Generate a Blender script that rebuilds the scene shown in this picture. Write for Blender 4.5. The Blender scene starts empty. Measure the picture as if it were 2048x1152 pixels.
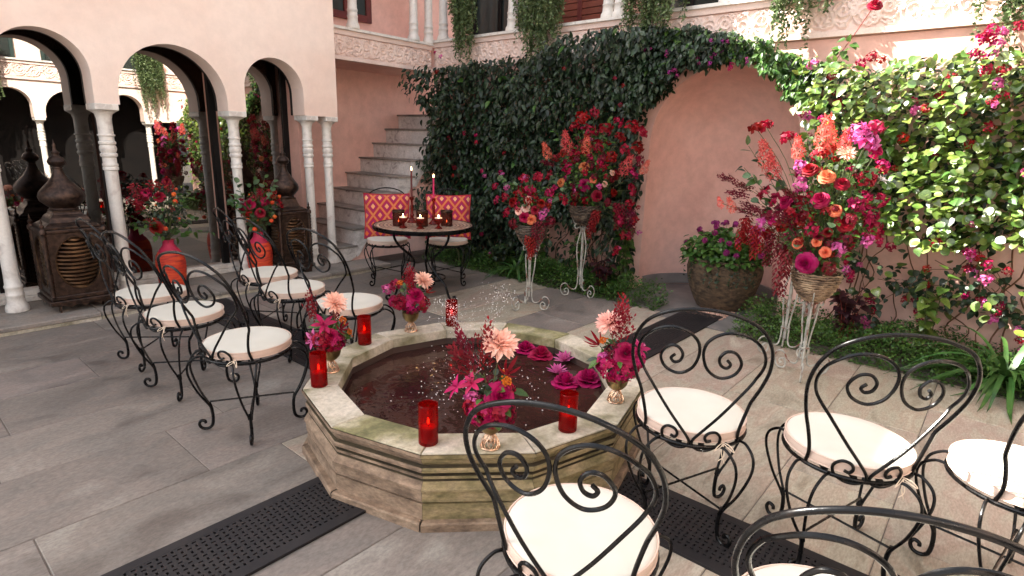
import bpy, math, random
import numpy as np
from mathutils import Vector, Matrix, noise
R = math.radians
SC = bpy.context.scene
COL = SC.collection
random.seed(7)
RNG = np.random.default_rng(7)

# ------------------------------------------------------------------ camera, sky, sun, exposure
cam_data = bpy.data.cameras.new('camera')
cam_data.sensor_width = 36.0
cam_data.lens = 36.0 * 1147.0 / 2048.0
cam_data.clip_start = 0.05
cam_data.clip_end = 500
cam = bpy.data.objects.new('camera', cam_data)
COL.objects.link(cam)
HEAD, PITCH, ROLL = R(40.34), R(14.21), R(1.656)
fw = Vector((math.cos(HEAD) * math.cos(PITCH), math.sin(HEAD) * math.cos(PITCH), -math.sin(PITCH)))
rt0 = Vector((math.sin(HEAD), -math.cos(HEAD), 0))
up0 = rt0.cross(fw)
rt = rt0 * math.cos(ROLL) + up0 * math.sin(ROLL)
up = up0 * math.cos(ROLL) - rt0 * math.sin(ROLL)
mw = Matrix((rt, up, -fw)).transposed().to_4x4()
mw.translation = Vector((-2.031, -1.958, 1.5))
cam.matrix_world = mw
SC.camera = cam

SUN = Vector((-0.50, 1.0, 1.0)).normalized()          # direction towards the sun
world = bpy.data.worlds.new('World')
SC.world = world
world.use_nodes = True
wn = world.node_tree
bg = wn.nodes['Background']
sky = wn.nodes.new('ShaderNodeTexSky')
sky.sky_type = 'NISHITA'
sky.sun_disc = False
sky.sun_elevation = math.asin(SUN.z)
sky.sun_rotation = math.atan2(SUN.x, SUN.y)
sky.air_density = 1.0
sky.dust_density = 3.0
hsv = wn.nodes.new('ShaderNodeHueSaturation')           # a warm white balance: the sky's blue is toned down
hsv.inputs['Saturation'].default_value = 0.3
wn.links.new(sky.outputs[0], hsv.inputs['Color'])
wn.links.new(hsv.outputs[0], bg.inputs[0])
bg.inputs[1].default_value = 0.1
sl = bpy.data.lights.new('sun', 'SUN')
sl.energy = 5.0
sl.angle = R(0.6)
sl.color = (1.0, 0.94, 0.84)
so = bpy.data.objects.new('sun', sl)
COL.objects.link(so)
so.rotation_euler = SUN.to_track_quat('Z', 'Y').to_euler()
so.location = (-5, 10, 12)
SC.view_settings.view_transform = 'Standard'
SC.view_settings.look = 'None'
SC.view_settings.gamma = 1.0
SC.view_settings.use_curve_mapping = False
SC.view_settings.exposure = 2.42
SC.render.engine = 'CYCLES'
SC.cycles.max_bounces = 10
SC.cycles.diffuse_bounces = 5
SC.cycles.glossy_bounces = 5
SC.cycles.transparent_max_bounces = 16
SC.cycles.use_denoising = True
SC.cycles.sample_clamp_indirect = 6.0

# ------------------------------------------------------------------ materials
def lin(c):
    c /= 255.0
    return c / 12.92 if c <= 0.04045 else ((c + 0.055) / 1.055) ** 2.4
def s(r, g, b): return (lin(r), lin(g), lin(b), 1.0)

def pmat(name, cols, scale=4.0, detail=5.0, rough=0.6, metal=0.0, bump=0.0, bscale=40.0, objvar=0.0, attrvar=0.0,
         transl=0.0, spec=0.5, coat=0.0, stretch=None, pos=None, roughvar=0.0, coords='Object', huevar=0.0, sheen=0.0, bdist=0.01, objshift=False, fine=0.0, fscale=70.0, dist=0.0):
    m = bpy.data.materials.new(name)
    m.use_nodes = True
    n, l = m.node_tree.nodes, m.node_tree.links
    b = n['Principled BSDF']
    tc = n.new('ShaderNodeTexCoord')
    vec = tc.outputs[coords]
    oi = n.new('ShaderNodeObjectInfo')
    if objshift:
        ad = n.new('ShaderNodeVectorMath'); ad.operation = 'MULTIPLY_ADD'
        cmb = n.new('ShaderNodeCombineXYZ')
        for i in range(3): l.new(oi.outputs['Random'], cmb.inputs[i])
        l.new(cmb.outputs[0], ad.inputs[0]); ad.inputs[1].default_value = (37.0, 61.0, 17.0); l.new(vec, ad.inputs[2])
        vec = ad.outputs[0]
    if stretch:
        mp = n.new('ShaderNodeMapping'); mp.inputs['Scale'].default_value = stretch
        l.new(vec, mp.inputs[0]); vec = mp.outputs[0]
    nz = n.new('ShaderNodeTexNoise'); nz.inputs['Scale'].default_value = scale; nz.inputs['Detail'].default_value = detail
    nz.inputs['Distortion'].default_value = dist
    l.new(vec, nz.inputs['Vector'])
    cr = n.new('ShaderNodeValToRGB')
    k = len(cols)
    e = cr.color_ramp.elements
    ps = pos or [0.32 + 0.36 * i / max(1, k - 1) for i in range(k)]
    e[0].position = ps[0]; e[0].color = cols[0]
    if k == 1: e[1].color = cols[0]
    else:
        e[1].position = ps[-1]; e[1].color = cols[-1]
        for i in range(1, k - 1):
            q = e.new(ps[i]); q.color = cols[i]
    l.new(nz.outputs['Fac'], cr.inputs[0])
    col = cr.outputs[0]
    rv = None
    if objvar or attrvar or huevar:
        hs = n.new('ShaderNodeHueSaturation')
        if attrvar:
            at = n.new('ShaderNodeAttribute'); at.attribute_name = 'rnd'; src = at.outputs['Fac']; amt = attrvar
        else:
            src = oi.outputs['Random']; amt = objvar
        mr = n.new('ShaderNodeMapRange'); mr.inputs['To Min'].default_value = 1 - amt; mr.inputs['To Max'].default_value = 1 + amt
        l.new(src, mr.inputs['Value']); l.new(mr.outputs[0], hs.inputs['Value'])
        if huevar:
            m7 = n.new('ShaderNodeMath'); m7.operation = 'MULTIPLY'; m7.inputs[1].default_value = 7.31
            fr = n.new('ShaderNodeMath'); fr.operation = 'FRACT'
            l.new(src, m7.inputs[0]); l.new(m7.outputs[0], fr.inputs[0])
            mh = n.new('ShaderNodeMapRange'); mh.inputs['To Min'].default_value = 0.5 - huevar; mh.inputs['To Max'].default_value = 0.5 + huevar
            l.new(fr.outputs[0], mh.inputs['Value']); l.new(mh.outputs[0], hs.inputs['Hue'])
        l.new(col, hs.inputs['Color']); col = hs.outputs[0]
    if fine:
        nf_ = n.new('ShaderNodeTexNoise'); nf_.inputs['Scale'].default_value = fscale; nf_.inputs['Detail'].default_value = 9; nf_.inputs['Roughness'].default_value = .72
        l.new(vec, nf_.inputs['Vector'])
        mf = n.new('ShaderNodeMapRange'); mf.inputs['From Min'].default_value = .38; mf.inputs['From Max'].default_value = .62
        mf.inputs['To Min'].default_value = 1 - fine * 1.5; mf.inputs['To Max'].default_value = 1 + fine * .7
        l.new(nf_.outputs['Fac'], mf.inputs['Value'])
        hf = n.new('ShaderNodeHueSaturation'); l.new(mf.outputs[0], hf.inputs['Value']); l.new(col, hf.inputs['Color']); col = hf.outputs[0]
    l.new(col, b.inputs['Base Color'])
    b.inputs['Roughness'].default_value = rough
    if roughvar:
        mr2 = n.new('ShaderNodeMapRange'); mr2.inputs['From Min'].default_value = .3; mr2.inputs['From Max'].default_value = .7
        mr2.inputs['To Min'].default_value = rough - roughvar; mr2.inputs['To Max'].default_value = rough + roughvar
        l.new(nz.outputs['Fac'], mr2.inputs['Value']); l.new(mr2.outputs[0], b.inputs['Roughness'])
    b.inputs['Metallic'].default_value = metal
    b.inputs['Specular IOR Level'].default_value = spec
    b.inputs['Coat Weight'].default_value = coat
    b.inputs['Sheen Weight'].default_value = sheen
    if bump:
        nb = n.new('ShaderNodeTexNoise'); nb.inputs['Scale'].default_value = bscale; nb.inputs['Detail'].default_value = 6
        l.new(vec, nb.inputs['Vector'])
        bp = n.new('ShaderNodeBump'); bp.inputs['Strength'].default_value = bump; bp.inputs['Distance'].default_value = bdist
        l.new(nb.outputs['Fac'], bp.inputs['Height']); l.new(bp.outputs[0], b.inputs['Normal'])
    if transl:
        tr = n.new('ShaderNodeBsdfTranslucent'); l.new(col, tr.inputs[0])
        mx = n.new('ShaderNodeMixShader'); mx.inputs[0].default_value = transl
        l.new(b.outputs[0], mx.inputs[1]); l.new(tr.outputs[0], mx.inputs[2])
        l.new(mx.outputs[0], n['Material Output'].inputs[0])
    m['col'] = 1
    return m

MAT = {}
def mk(name, *a, **k):
    MAT[name] = pmat(name, *a, **k)

mk('pink_plaster', [s(216, 168, 153), s(223, 178, 163), s(229, 188, 174)], scale=1.1, detail=8, rough=0.85, bump=0.35, bscale=60, bdist=.004, pos=[.36, .48, .62], fine=.06, fscale=9)
mk('pink_plaster_lit', [s(235, 208, 193), s(239, 216, 202), s(242, 222, 209)], scale=1.0, detail=8, rough=0.8, bump=0.3, bscale=70, bdist=.003, pos=[.38, .5, .62], fine=.03, fscale=9)  # the pink plaster paled: bounce light and bright exposure put into the colour
mk('trim_plaster', [s(228, 202, 190), s(238, 216, 205)], scale=5, rough=0.8, bump=0.2, bscale=80, bdist=.003, fine=.06)
mk('white_marble', [s(206, 198, 190), s(226, 221, 213), s(230, 226, 219)], scale=7, rough=0.45, pos=[.36, .47, .7], detail=12, bump=.1, bscale=30, bdist=.003, dist=1.2, fine=.05)
mk('step_marble', [s(158, 146, 140), s(206, 198, 191), s(222, 215, 209)], scale=6, detail=12, rough=0.5, pos=[.30, .42, .66], objshift=True, bump=.1, bscale=30, bdist=.003, dist=1.5, fine=.12, fscale=45)
mk('paving', [s(100, 92, 87), s(120, 113, 107), s(127, 117, 110), s(142, 135, 127)], scale=2.4, detail=12, rough=0.5, roughvar=.12, stretch=(1.0, 1.7, 1), objvar=0.14, huevar=.012,
   objshift=True, bump=0.4, bscale=18, bdist=.006, pos=[.3, .45, .56, .72], spec=.4, dist=.8, fine=.16, fscale=42)
mk('paving_warm_lit', [s(136, 122, 107), s(168, 158, 142), s(164, 145, 130), s(190, 181, 164)], scale=2.4, detail=12, rough=0.55, roughvar=.1, stretch=(1.0, 2.8, 1), objvar=0.1, huevar=.012,
   objshift=True, bump=0.4, bscale=18, bdist=.006, pos=[.3, .45, .56, .72], spec=.35, dist=.9, fine=.17, fscale=42)  # beige stone lightened further, the right-hand floor's sun bounce put into the colour
mk('joint', [s(82, 74, 68), s(110, 102, 94)], scale=8, rough=0.9)
mk('threshold_stone', [s(108, 100, 92), s(140, 132, 124), s(150, 136, 124)], scale=3, detail=10, rough=.6, objvar=.08, objshift=True, bump=.3, bscale=25, bdist=.004, fine=.14, fscale=45)
mk('iron', [s(6, 6, 7), s(10, 9, 10), s(34, 23, 18)], scale=22, rough=0.27, metal=0.0, pos=[.42, .62, .78], bump=.3, bscale=120, bdist=.002, spec=.27, roughvar=.08)
mk('cushion_top', [s(193, 190, 178), s(201, 198, 187)], scale=5, rough=0.9, bump=0.3, bscale=9, sheen=.05, bdist=.006)
mk('cushion_side', [s(200, 174, 158), s(207, 184, 169)], scale=5, rough=0.9, bump=0.2, bscale=14, sheen=.05, bdist=.004)  # side pinker than the top: warm bounce from the walls put into the colour
mk('tie', [s(205, 182, 156), s(224, 206, 184)], scale=8, rough=.9)
mk('grate', [s(24, 22, 25), s(34, 31, 32)], scale=6, rough=0.6, spec=.35, bump=.1, bscale=50, bdist=.003)
mk('grate_black', [s(8, 8, 9)], rough=.9)
for nm, a in (('dry', 0), ('mossy', 1)):
    mk('fountain_' + nm, [s(98, 80, 64), s(132, 110, 90), s(152, 130, 108)] if not a else [s(100, 92, 58), s(140, 124, 88), s(160, 140, 108)], scale=9, detail=12, rough=0.8,
       stretch=(1, 1, 2.2), fine=.22, fscale=34, bump=0.6, bscale=60, bdist=.006, objshift=True, pos=[.3, .5, .7])
mk('groove_dark', [s(50, 42, 30), s(78, 68, 46)], scale=12, rough=.9)  # darker brown for the recessed groove faces of the pool sides
mk('coping', [s(112, 108, 76), s(166, 158, 136), s(190, 180, 162), s(204, 194, 178)], scale=4.2, detail=12, rough=0.75, fine=.16, fscale=40, dist=.6, objvar=.06, objshift=True, bump=0.5, bscale=55, bdist=.005, pos=[.3, .42, .55, .72])
mk('coping_moss', [s(92, 90, 56), s(132, 126, 88), s(180, 170, 146)], scale=3.6, detail=12, rough=0.8, fine=.2, fscale=36, dist=.6, objshift=True, bump=0.6, bscale=50, bdist=.005, pos=[.38, .52, .68])
mk('basin', [s(50, 36, 32), s(74, 54, 46)], scale=6, rough=.7, bump=.3, bscale=30)
mk('gold', [s(120, 104, 70), s(158, 138, 96), s(176, 156, 116)], scale=9, rough=0.34, metal=0.95, bump=.05, bscale=60, bdist=.002)
mk('rose_gold', [s(150, 118, 96), s(212, 178, 150), s(232, 206, 180)], scale=20, rough=0.28, metal=0.95)
mk('candle_wax', [s(196, 60, 40), s(210, 80, 52)], rough=.5, transl=.3)
mk('burgundy_wax', [s(86, 24, 26), s(104, 32, 32)], rough=.45)
mk('pink_wax', [s(186, 22, 84), s(200, 36, 98)], rough=.45)
mk('white_wax', [s(238, 226, 206), s(244, 236, 220)], rough=.5)
mk('bronze', [s(46, 37, 33), s(68, 53, 46), s(86, 67, 57)], scale=30, detail=6, rough=0.4, metal=0.8, bump=0.7, bscale=70, bdist=.004, roughvar=.1)
mk('bronze_ribs', [s(52, 38, 30), s(88, 66, 48), s(112, 86, 62)], scale=9, rough=0.4, metal=0.85)
mk('terracotta', [s(58, 46, 36), s(84, 67, 50), s(108, 87, 64)], scale=18, detail=10, rough=.85, bump=.9, bscale=40, bdist=.012, stretch=(1, 1, 2))
mk('rattan_orange', [s(150, 30, 34), s(214, 66, 36), s(226, 92, 40)], scale=8, rough=.6, stretch=(1, 1, 5), bump=.6, bscale=50)
mk('rattan_pink', [s(170, 28, 66), s(196, 40, 80)], scale=8, rough=.6, bump=.5, bscale=50)
mk('wicker', [s(78, 60, 46), s(134, 110, 86), s(170, 146, 116)], scale=18, rough=.65, bump=.3, bscale=60, attrvar=.35)
mk('wicker_dark', [s(46, 38, 32), s(84, 72, 60), s(104, 92, 78)], scale=18, rough=.65, bump=.3, bscale=60, attrvar=.35)
mk('stand_paint', [s(120, 72, 56), s(152, 152, 144), s(190, 188, 178)], scale=14, detail=8, rough=.6, pos=[.36, .46, .66], bump=.3, bscale=80, bdist=.003)
mk('soil', [s(44, 34, 26), s(66, 52, 40)], scale=20, rough=1.0, bump=1, bscale=60)
mk('gravel', [s(140, 96, 80), s(190, 150, 130), s(210, 180, 164)], scale=40, rough=.9, objvar=.1, attrvar=.3)
mk('skirting', [s(112, 108, 106), s(132, 126, 122)], scale=6, rough=.8)
mk('slate', [s(96, 92, 90), s(124, 118, 114)], scale=4, rough=.7, bump=.2, bscale=30)
mk('dark_frame', [s(14, 12, 12), s(22, 18, 17)], rough=.6, spec=.2)
mk('green_frame', [s(34, 52, 48), s(44, 62, 58)], rough=.5)
mk('red_frame', [s(84, 30, 28), s(104, 40, 34)], rough=.5, scale=8)
mk('shutter', [s(104, 50, 36), s(130, 66, 48)], scale=6, rough=.6)
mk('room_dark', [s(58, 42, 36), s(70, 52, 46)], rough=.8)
mk('stem', [s(58, 66, 36), s(86, 92, 50)], scale=10, rough=.7)
mk('stem_brown', [s(84, 54, 38), s(124, 84, 60)], scale=10, rough=.8)
mk('stem_red', [s(110, 40, 36), s(130, 54, 44)], scale=10, rough=.8)
LEAFK = dict(scale=14, detail=3, rough=0.42, spec=0.45)
def leafmat(name, cols, transl=.22, var=.35, hue=.015, **k):
    kk = dict(LEAFK); kk.update(k)
    MAT[name] = pmat(name, cols, attrvar=var, huevar=hue, transl=transl, **kk)
    MAT[name + '_one'] = pmat(name + '_one', cols, objvar=var, huevar=hue, transl=transl, **kk)
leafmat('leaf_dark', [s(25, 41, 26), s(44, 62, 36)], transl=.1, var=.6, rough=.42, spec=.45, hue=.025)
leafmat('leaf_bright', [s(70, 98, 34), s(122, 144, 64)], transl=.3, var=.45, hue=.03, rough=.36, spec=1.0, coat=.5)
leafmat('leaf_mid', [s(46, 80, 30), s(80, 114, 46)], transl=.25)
leafmat('leaf_cover', [s(50, 84, 34), s(84, 116, 48)], transl=.25)
leafmat('leaf_hang', [s(66, 86, 50), s(120, 138, 92)], transl=.25)
leafmat('leaf_purple', [s(44, 22, 28), s(66, 30, 36)], transl=.12)
leafmat('leaf_strap', [s(52, 88, 40), s(82, 118, 58)], transl=.25, rough=.35)
leafmat('leaf_euc', [s(62, 92, 58), s(104, 128, 92)], transl=.2)
def petal(name, cols, transl=.25, var=.18, hue=.01, rough=.55):
    MAT[name] = pmat(name, cols, scale=18, detail=2, rough=rough, objvar=var, huevar=hue, transl=transl, spec=.3)
    MAT[name + '_many'] = pmat(name + '_many', cols, scale=18, detail=2, rough=rough, attrvar=var * 1.8, huevar=hue, transl=transl, spec=.3)
petal('petal_magenta', [s(146, 6, 66), s(186, 22, 92)])
petal('petal_red', [s(116, 7, 22), s(150, 15, 34)])
petal('petal_crimson', [s(128, 8, 42), s(166, 19, 60)])
petal('petal_orange', [s(206, 104, 70), s(228, 146, 100)])
petal('petal_peach', [s(232, 180, 162), s(244, 212, 198)])
petal('petal_burgundy', [s(90, 10, 26), s(122, 18, 42)])
petal('petal_coral', [s(200, 66, 62), s(226, 112, 98)])
petal('petal_plum', [s(120, 26, 84), s(156, 48, 116)])
petal('petal_purple', [s(140, 30, 120), s(176, 56, 150)])
petal('petal_white', [s(236, 230, 226), s(248, 244, 240)])
petal('petal_lilac', [s(190, 66, 140), s(226, 126, 178)])
petal('petal_yarrow', [s(196, 96, 24), s(222, 130, 44)])
petal('fruit_orange', [s(206, 74, 34), s(226, 104, 48)], transl=0, rough=.4)
petal('berry_red', [s(120, 18, 24), s(160, 30, 34)], transl=0, rough=.4)

def shader_mat(name):
    m = bpy.data.materials.new(name); m.use_nodes = True
    MAT[name] = m
    return m, m.node_tree.nodes, m.node_tree.links
# tinted reflecting glass of the arcade doors
m, n, l = shader_mat('door_glass')
gl = n.new('ShaderNodeBsdfGlossy'); gl.inputs['Roughness'].default_value = 0.0; gl.inputs[0].default_value = (.95, .93, .9, 1)
tr = n.new('ShaderNodeBsdfTransparent'); tr.inputs[0].default_value = (.22, .19, .17, 1)
mx = n.new('ShaderNodeMixShader'); mx.inputs[0].default_value = 0.30
l.new(tr.outputs[0], mx.inputs[1]); l.new(gl.outputs[0], mx.inputs[2]); l.new(mx.outputs[0], n['Material Output'].inputs[0])
# window glass
m, n, l = shader_mat('window_glass')
b = n['Principled BSDF']; b.inputs['Base Color'].default_value = s(52, 58, 56); b.inputs['Roughness'].default_value = .06; b.inputs['Specular IOR Level'].default_value = .8
# red votive glass
def tint_glass(name, col, dcol, f=.45, rough=.08):
    m, n, l = shader_mat(name)
    b = n['Principled BSDF']; b.inputs['Base Color'].default_value = dcol; b.inputs['Roughness'].default_value = rough; b.inputs['Coat Weight'].default_value = .3
    tr = n.new('ShaderNodeBsdfTransparent'); tr.inputs[0].default_value = col
    tl = n.new('ShaderNodeBsdfTranslucent'); tl.inputs[0].default_value = dcol
    m1 = n.new('ShaderNodeMixShader'); m1.inputs[0].default_value = .35
    l.new(b.outputs[0], m1.inputs[1]); l.new(tl.outputs[0], m1.inputs[2])
    mx = n.new('ShaderNodeMixShader'); mx.inputs[0].default_value = f
    l.new(m1.outputs[0], mx.inputs[1]); l.new(tr.outputs[0], mx.inputs[2]); l.new(mx.outputs[0], n['Material Output'].inputs[0])
tint_glass('red_glass', (.85, .06, .035, 1), s(138, 12, 13), f=.56)
tint_glass('amber_glass', (.55, .2, .14, 1), s(92, 46, 36), f=.42, rough=.2)
tint_glass('goblet_glass', (.75, .2, .14, 1), s(130, 36, 28), f=.5)
tint_glass('clear_glass', (.9, .88, .86, 1), s(90, 84, 80), f=.8)
m, n, l = shader_mat('flame')
e = n.new('ShaderNodeEmission'); e.inputs[0].default_value = (1.0, .62, .25, 1); e.inputs[1].default_value = 14.0
l.new(e.outputs[0], n['Material Output'].inputs[0])
# pool water
m, n, l = shader_mat('water')
b = n['Principled BSDF']; b.inputs['Roughness'].default_value = .03; b.inputs['IOR'].default_value = 1.33; b.inputs['Specular IOR Level'].default_value = .5
tc = n.new('ShaderNodeTexCoord')
nz = n.new('ShaderNodeTexNoise'); nz.inputs['Scale'].default_value = 3.0; nz.inputs['Detail'].default_value = 6
cr = n.new('ShaderNodeValToRGB'); cr.color_ramp.elements[0].color = s(40, 23, 21); cr.color_ramp.elements[1].color = s(62, 38, 33)
cr.color_ramp.elements[0].position = .35; cr.color_ramp.elements[1].position = .7
l.new(tc.outputs['Object'], nz.inputs[0]); l.new(nz.outputs[0], cr.inputs[0]); l.new(cr.outputs[0], b.inputs['Base Color'])
na = n.new('ShaderNodeTexNoise'); na.inputs['Scale'].default_value = 9; na.inputs['Detail'].default_value = 2; na.inputs['Distortion'].default_value = .6
nb = n.new('ShaderNodeTexNoise'); nb.inputs['Scale'].default_value = 34; nb.inputs['Detail'].default_value = 2
l.new(tc.outputs['Object'], na.inputs[0]); l.new(tc.outputs['Object'], nb.inputs[0])
ma = n.new('ShaderNodeMath'); ma.operation = 'MULTIPLY_ADD'; ma.inputs[1].default_value = .12
l.new(nb.outputs[0], ma.inputs[0]); l.new(na.outputs[0], ma.inputs[2])
bp = n.new('ShaderNodeBump'); bp.inputs['Strength'].default_value = .28; bp.inputs['Distance'].default_value = .02
l.new(ma.outputs[0], bp.inputs['Height']); l.new(bp.outputs[0], b.inputs['Normal'])
# water drops
m, n, l = shader_mat('droplet')
b = n['Principled BSDF']; b.inputs['Base Color'].default_value = (.92, .92, .92, 1); b.inputs['Roughness'].default_value = .1; b.inputs['Transmission Weight'].default_value = .25; b.inputs['IOR'].default_value = 1.33
# mosaic table top: rings of small stones
m, n, l = shader_mat('mosaic')
b = n['Principled BSDF']; b.inputs['Roughness'].default_value = .4
def math_node(n, l, op, a, bb=None, c=None):
    q = n.new('ShaderNodeMath'); q.operation = op
    for i, x in enumerate((a, bb, c)):
        if x is None: continue
        if isinstance(x, (int, float)): q.inputs[i].default_value = x
        else: l.new(x, q.inputs[i])
    return q.outputs[0]
tc = n.new('ShaderNodeTexCoord'); sp = n.new('ShaderNodeSeparateXYZ'); l.new(tc.outputs['Object'], sp.inputs[0])
rr = math_node(n, l, 'SQRT', math_node(n, l, 'ADD', math_node(n, l, 'MULTIPLY', sp.outputs[0], sp.outputs[0]), math_node(n, l, 'MULTIPLY', sp.outputs[1], sp.outputs[1])))
ring = math_node(n, l, 'DIVIDE', rr, .034)
rf = math_node(n, l, 'FRACT', ring); ri = math_node(n, l, 'FLOOR', ring)
ang = math_node(n, l, 'ARCTAN2', sp.outputs[1], sp.outputs[0])
seg = math_node(n, l, 'MULTIPLY', ang, math_node(n, l, 'ADD', math_node(n, l, 'MULTIPLY', ri, 0.95), 1.0))
sf = math_node(n, l, 'FRACT', math_node(n, l, 'ADD', seg, math_node(n, l, 'MULTIPLY', ri, .37)))
line = math_node(n, l, 'MAXIMUM', math_node(n, l, 'LESS_THAN', rf, .3), math_node(n, l, 'MULTIPLY', math_node(n, l, 'LESS_THAN', sf, .14), math_node(n, l, 'GREATER_THAN', math_node(n, l, 'MODULO', ri, 3.0), .5)))
wn2 = n.new('ShaderNodeTexWhiteNoise'); wn2.noise_dimensions = '2D'
cb = n.new('ShaderNodeCombineXYZ'); l.new(ri, cb.inputs[0]); l.new(math_node(n, l, 'FLOOR', seg), cb.inputs[1]); l.new(cb.outputs[0], wn2.inputs['Vector'])
cr = n.new('ShaderNodeValToRGB'); cr.color_ramp.elements[0].color = s(150, 116, 96); cr.color_ramp.elements[1].color = s(206, 186, 164)
l.new(wn2.outputs[0], cr.inputs[0])
mxc = n.new('ShaderNodeMix'); mxc.data_type = 'RGBA'; l.new(line, mxc.inputs['Factor']); l.new(cr.outputs[0], mxc.inputs['A']); mxc.inputs['B'].default_value = s(44, 34, 34)
l.new(mxc.outputs['Result'], b.inputs['Base Color'])
# pillow: woven diamond lattice, magenta and orange
m, n, l = shader_mat('pillow_weave')
b = n['Principled BSDF']; b.inputs['Roughness'].default_value = .85; b.inputs['Sheen Weight'].default_value = .2
tc = n.new('ShaderNodeTexCoord'); sp = n.new('ShaderNodeSeparateXYZ'); l.new(tc.outputs['Object'], sp.inputs[0])
fx = math_node(n, l, 'ABSOLUTE', math_node(n, l, 'SUBTRACT', math_node(n, l, 'FRACT', math_node(n, l, 'ADD', math_node(n, l, 'MULTIPLY', sp.outputs[1], 8.2), 10.5)), .5))
fz = math_node(n, l, 'ABSOLUTE', math_node(n, l, 'SUBTRACT', math_node(n, l, 'FRACT', math_node(n, l, 'ADD', math_node(n, l, 'MULTIPLY', sp.outputs[2], 6.2), 10.0)), .5))
dd = math_node(n, l, 'ADD', fx, fz)                # 0 in the middle of a diamond, 0.5 on the lattice, 1 in the next one
dm = math_node(n, l, 'MINIMUM', dd, math_node(n, l, 'SUBTRACT', 1.0, dd))
def mixc(f, a, bcol):
    q = n.new('ShaderNodeMix'); q.data_type = 'RGBA'; l.new(f, q.inputs['Factor'])
    for key, v in (('A', a), ('B', bcol)):
        if isinstance(v, tuple): q.inputs[key].default_value = v
        else: l.new(v, q.inputs[key])
    return q.outputs['Result']
nz = n.new('ShaderNodeTexNoise'); nz.inputs['Scale'].default_value = 7; l.new(tc.outputs['Object'], nz.inputs[0])
gz_ = math_node(n, l, 'ADD', math_node(n, l, 'MULTIPLY', sp.outputs[2], 2.2), math_node(n, l, 'MULTIPLY', nz.outputs[0], .6))
warm = n.new('ShaderNodeValToRGB'); warm.color_ramp.elements[0].color = s(214, 96, 34); warm.color_ramp.elements[1].color = s(234, 178, 124)
warm.color_ramp.elements[0].position = .1; warm.color_ramp.elements[1].position = .8
l.new(gz_, warm.inputs[0])
c1 = mixc(math_node(n, l, 'LESS_THAN', dm, .16), (*s(150, 12, 74)[:3], 1), warm.outputs[0])
c2 = mixc(math_node(n, l, 'GREATER_THAN', dm, .415), c1, (*s(202, 112, 62)[:3], 1))
c2 = mixc(math_node(n, l, 'MULTIPLY', math_node(n, l, 'LESS_THAN', dm, .41), math_node(n, l, 'GREATER_THAN', dm, .33)), c2, (*s(172, 24, 44)[:3], 1))
l.new(c2, b.inputs['Base Color'])
mk('pillow_edge', [s(150, 24, 42), s(176, 40, 46)], rough=.85)

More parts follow.
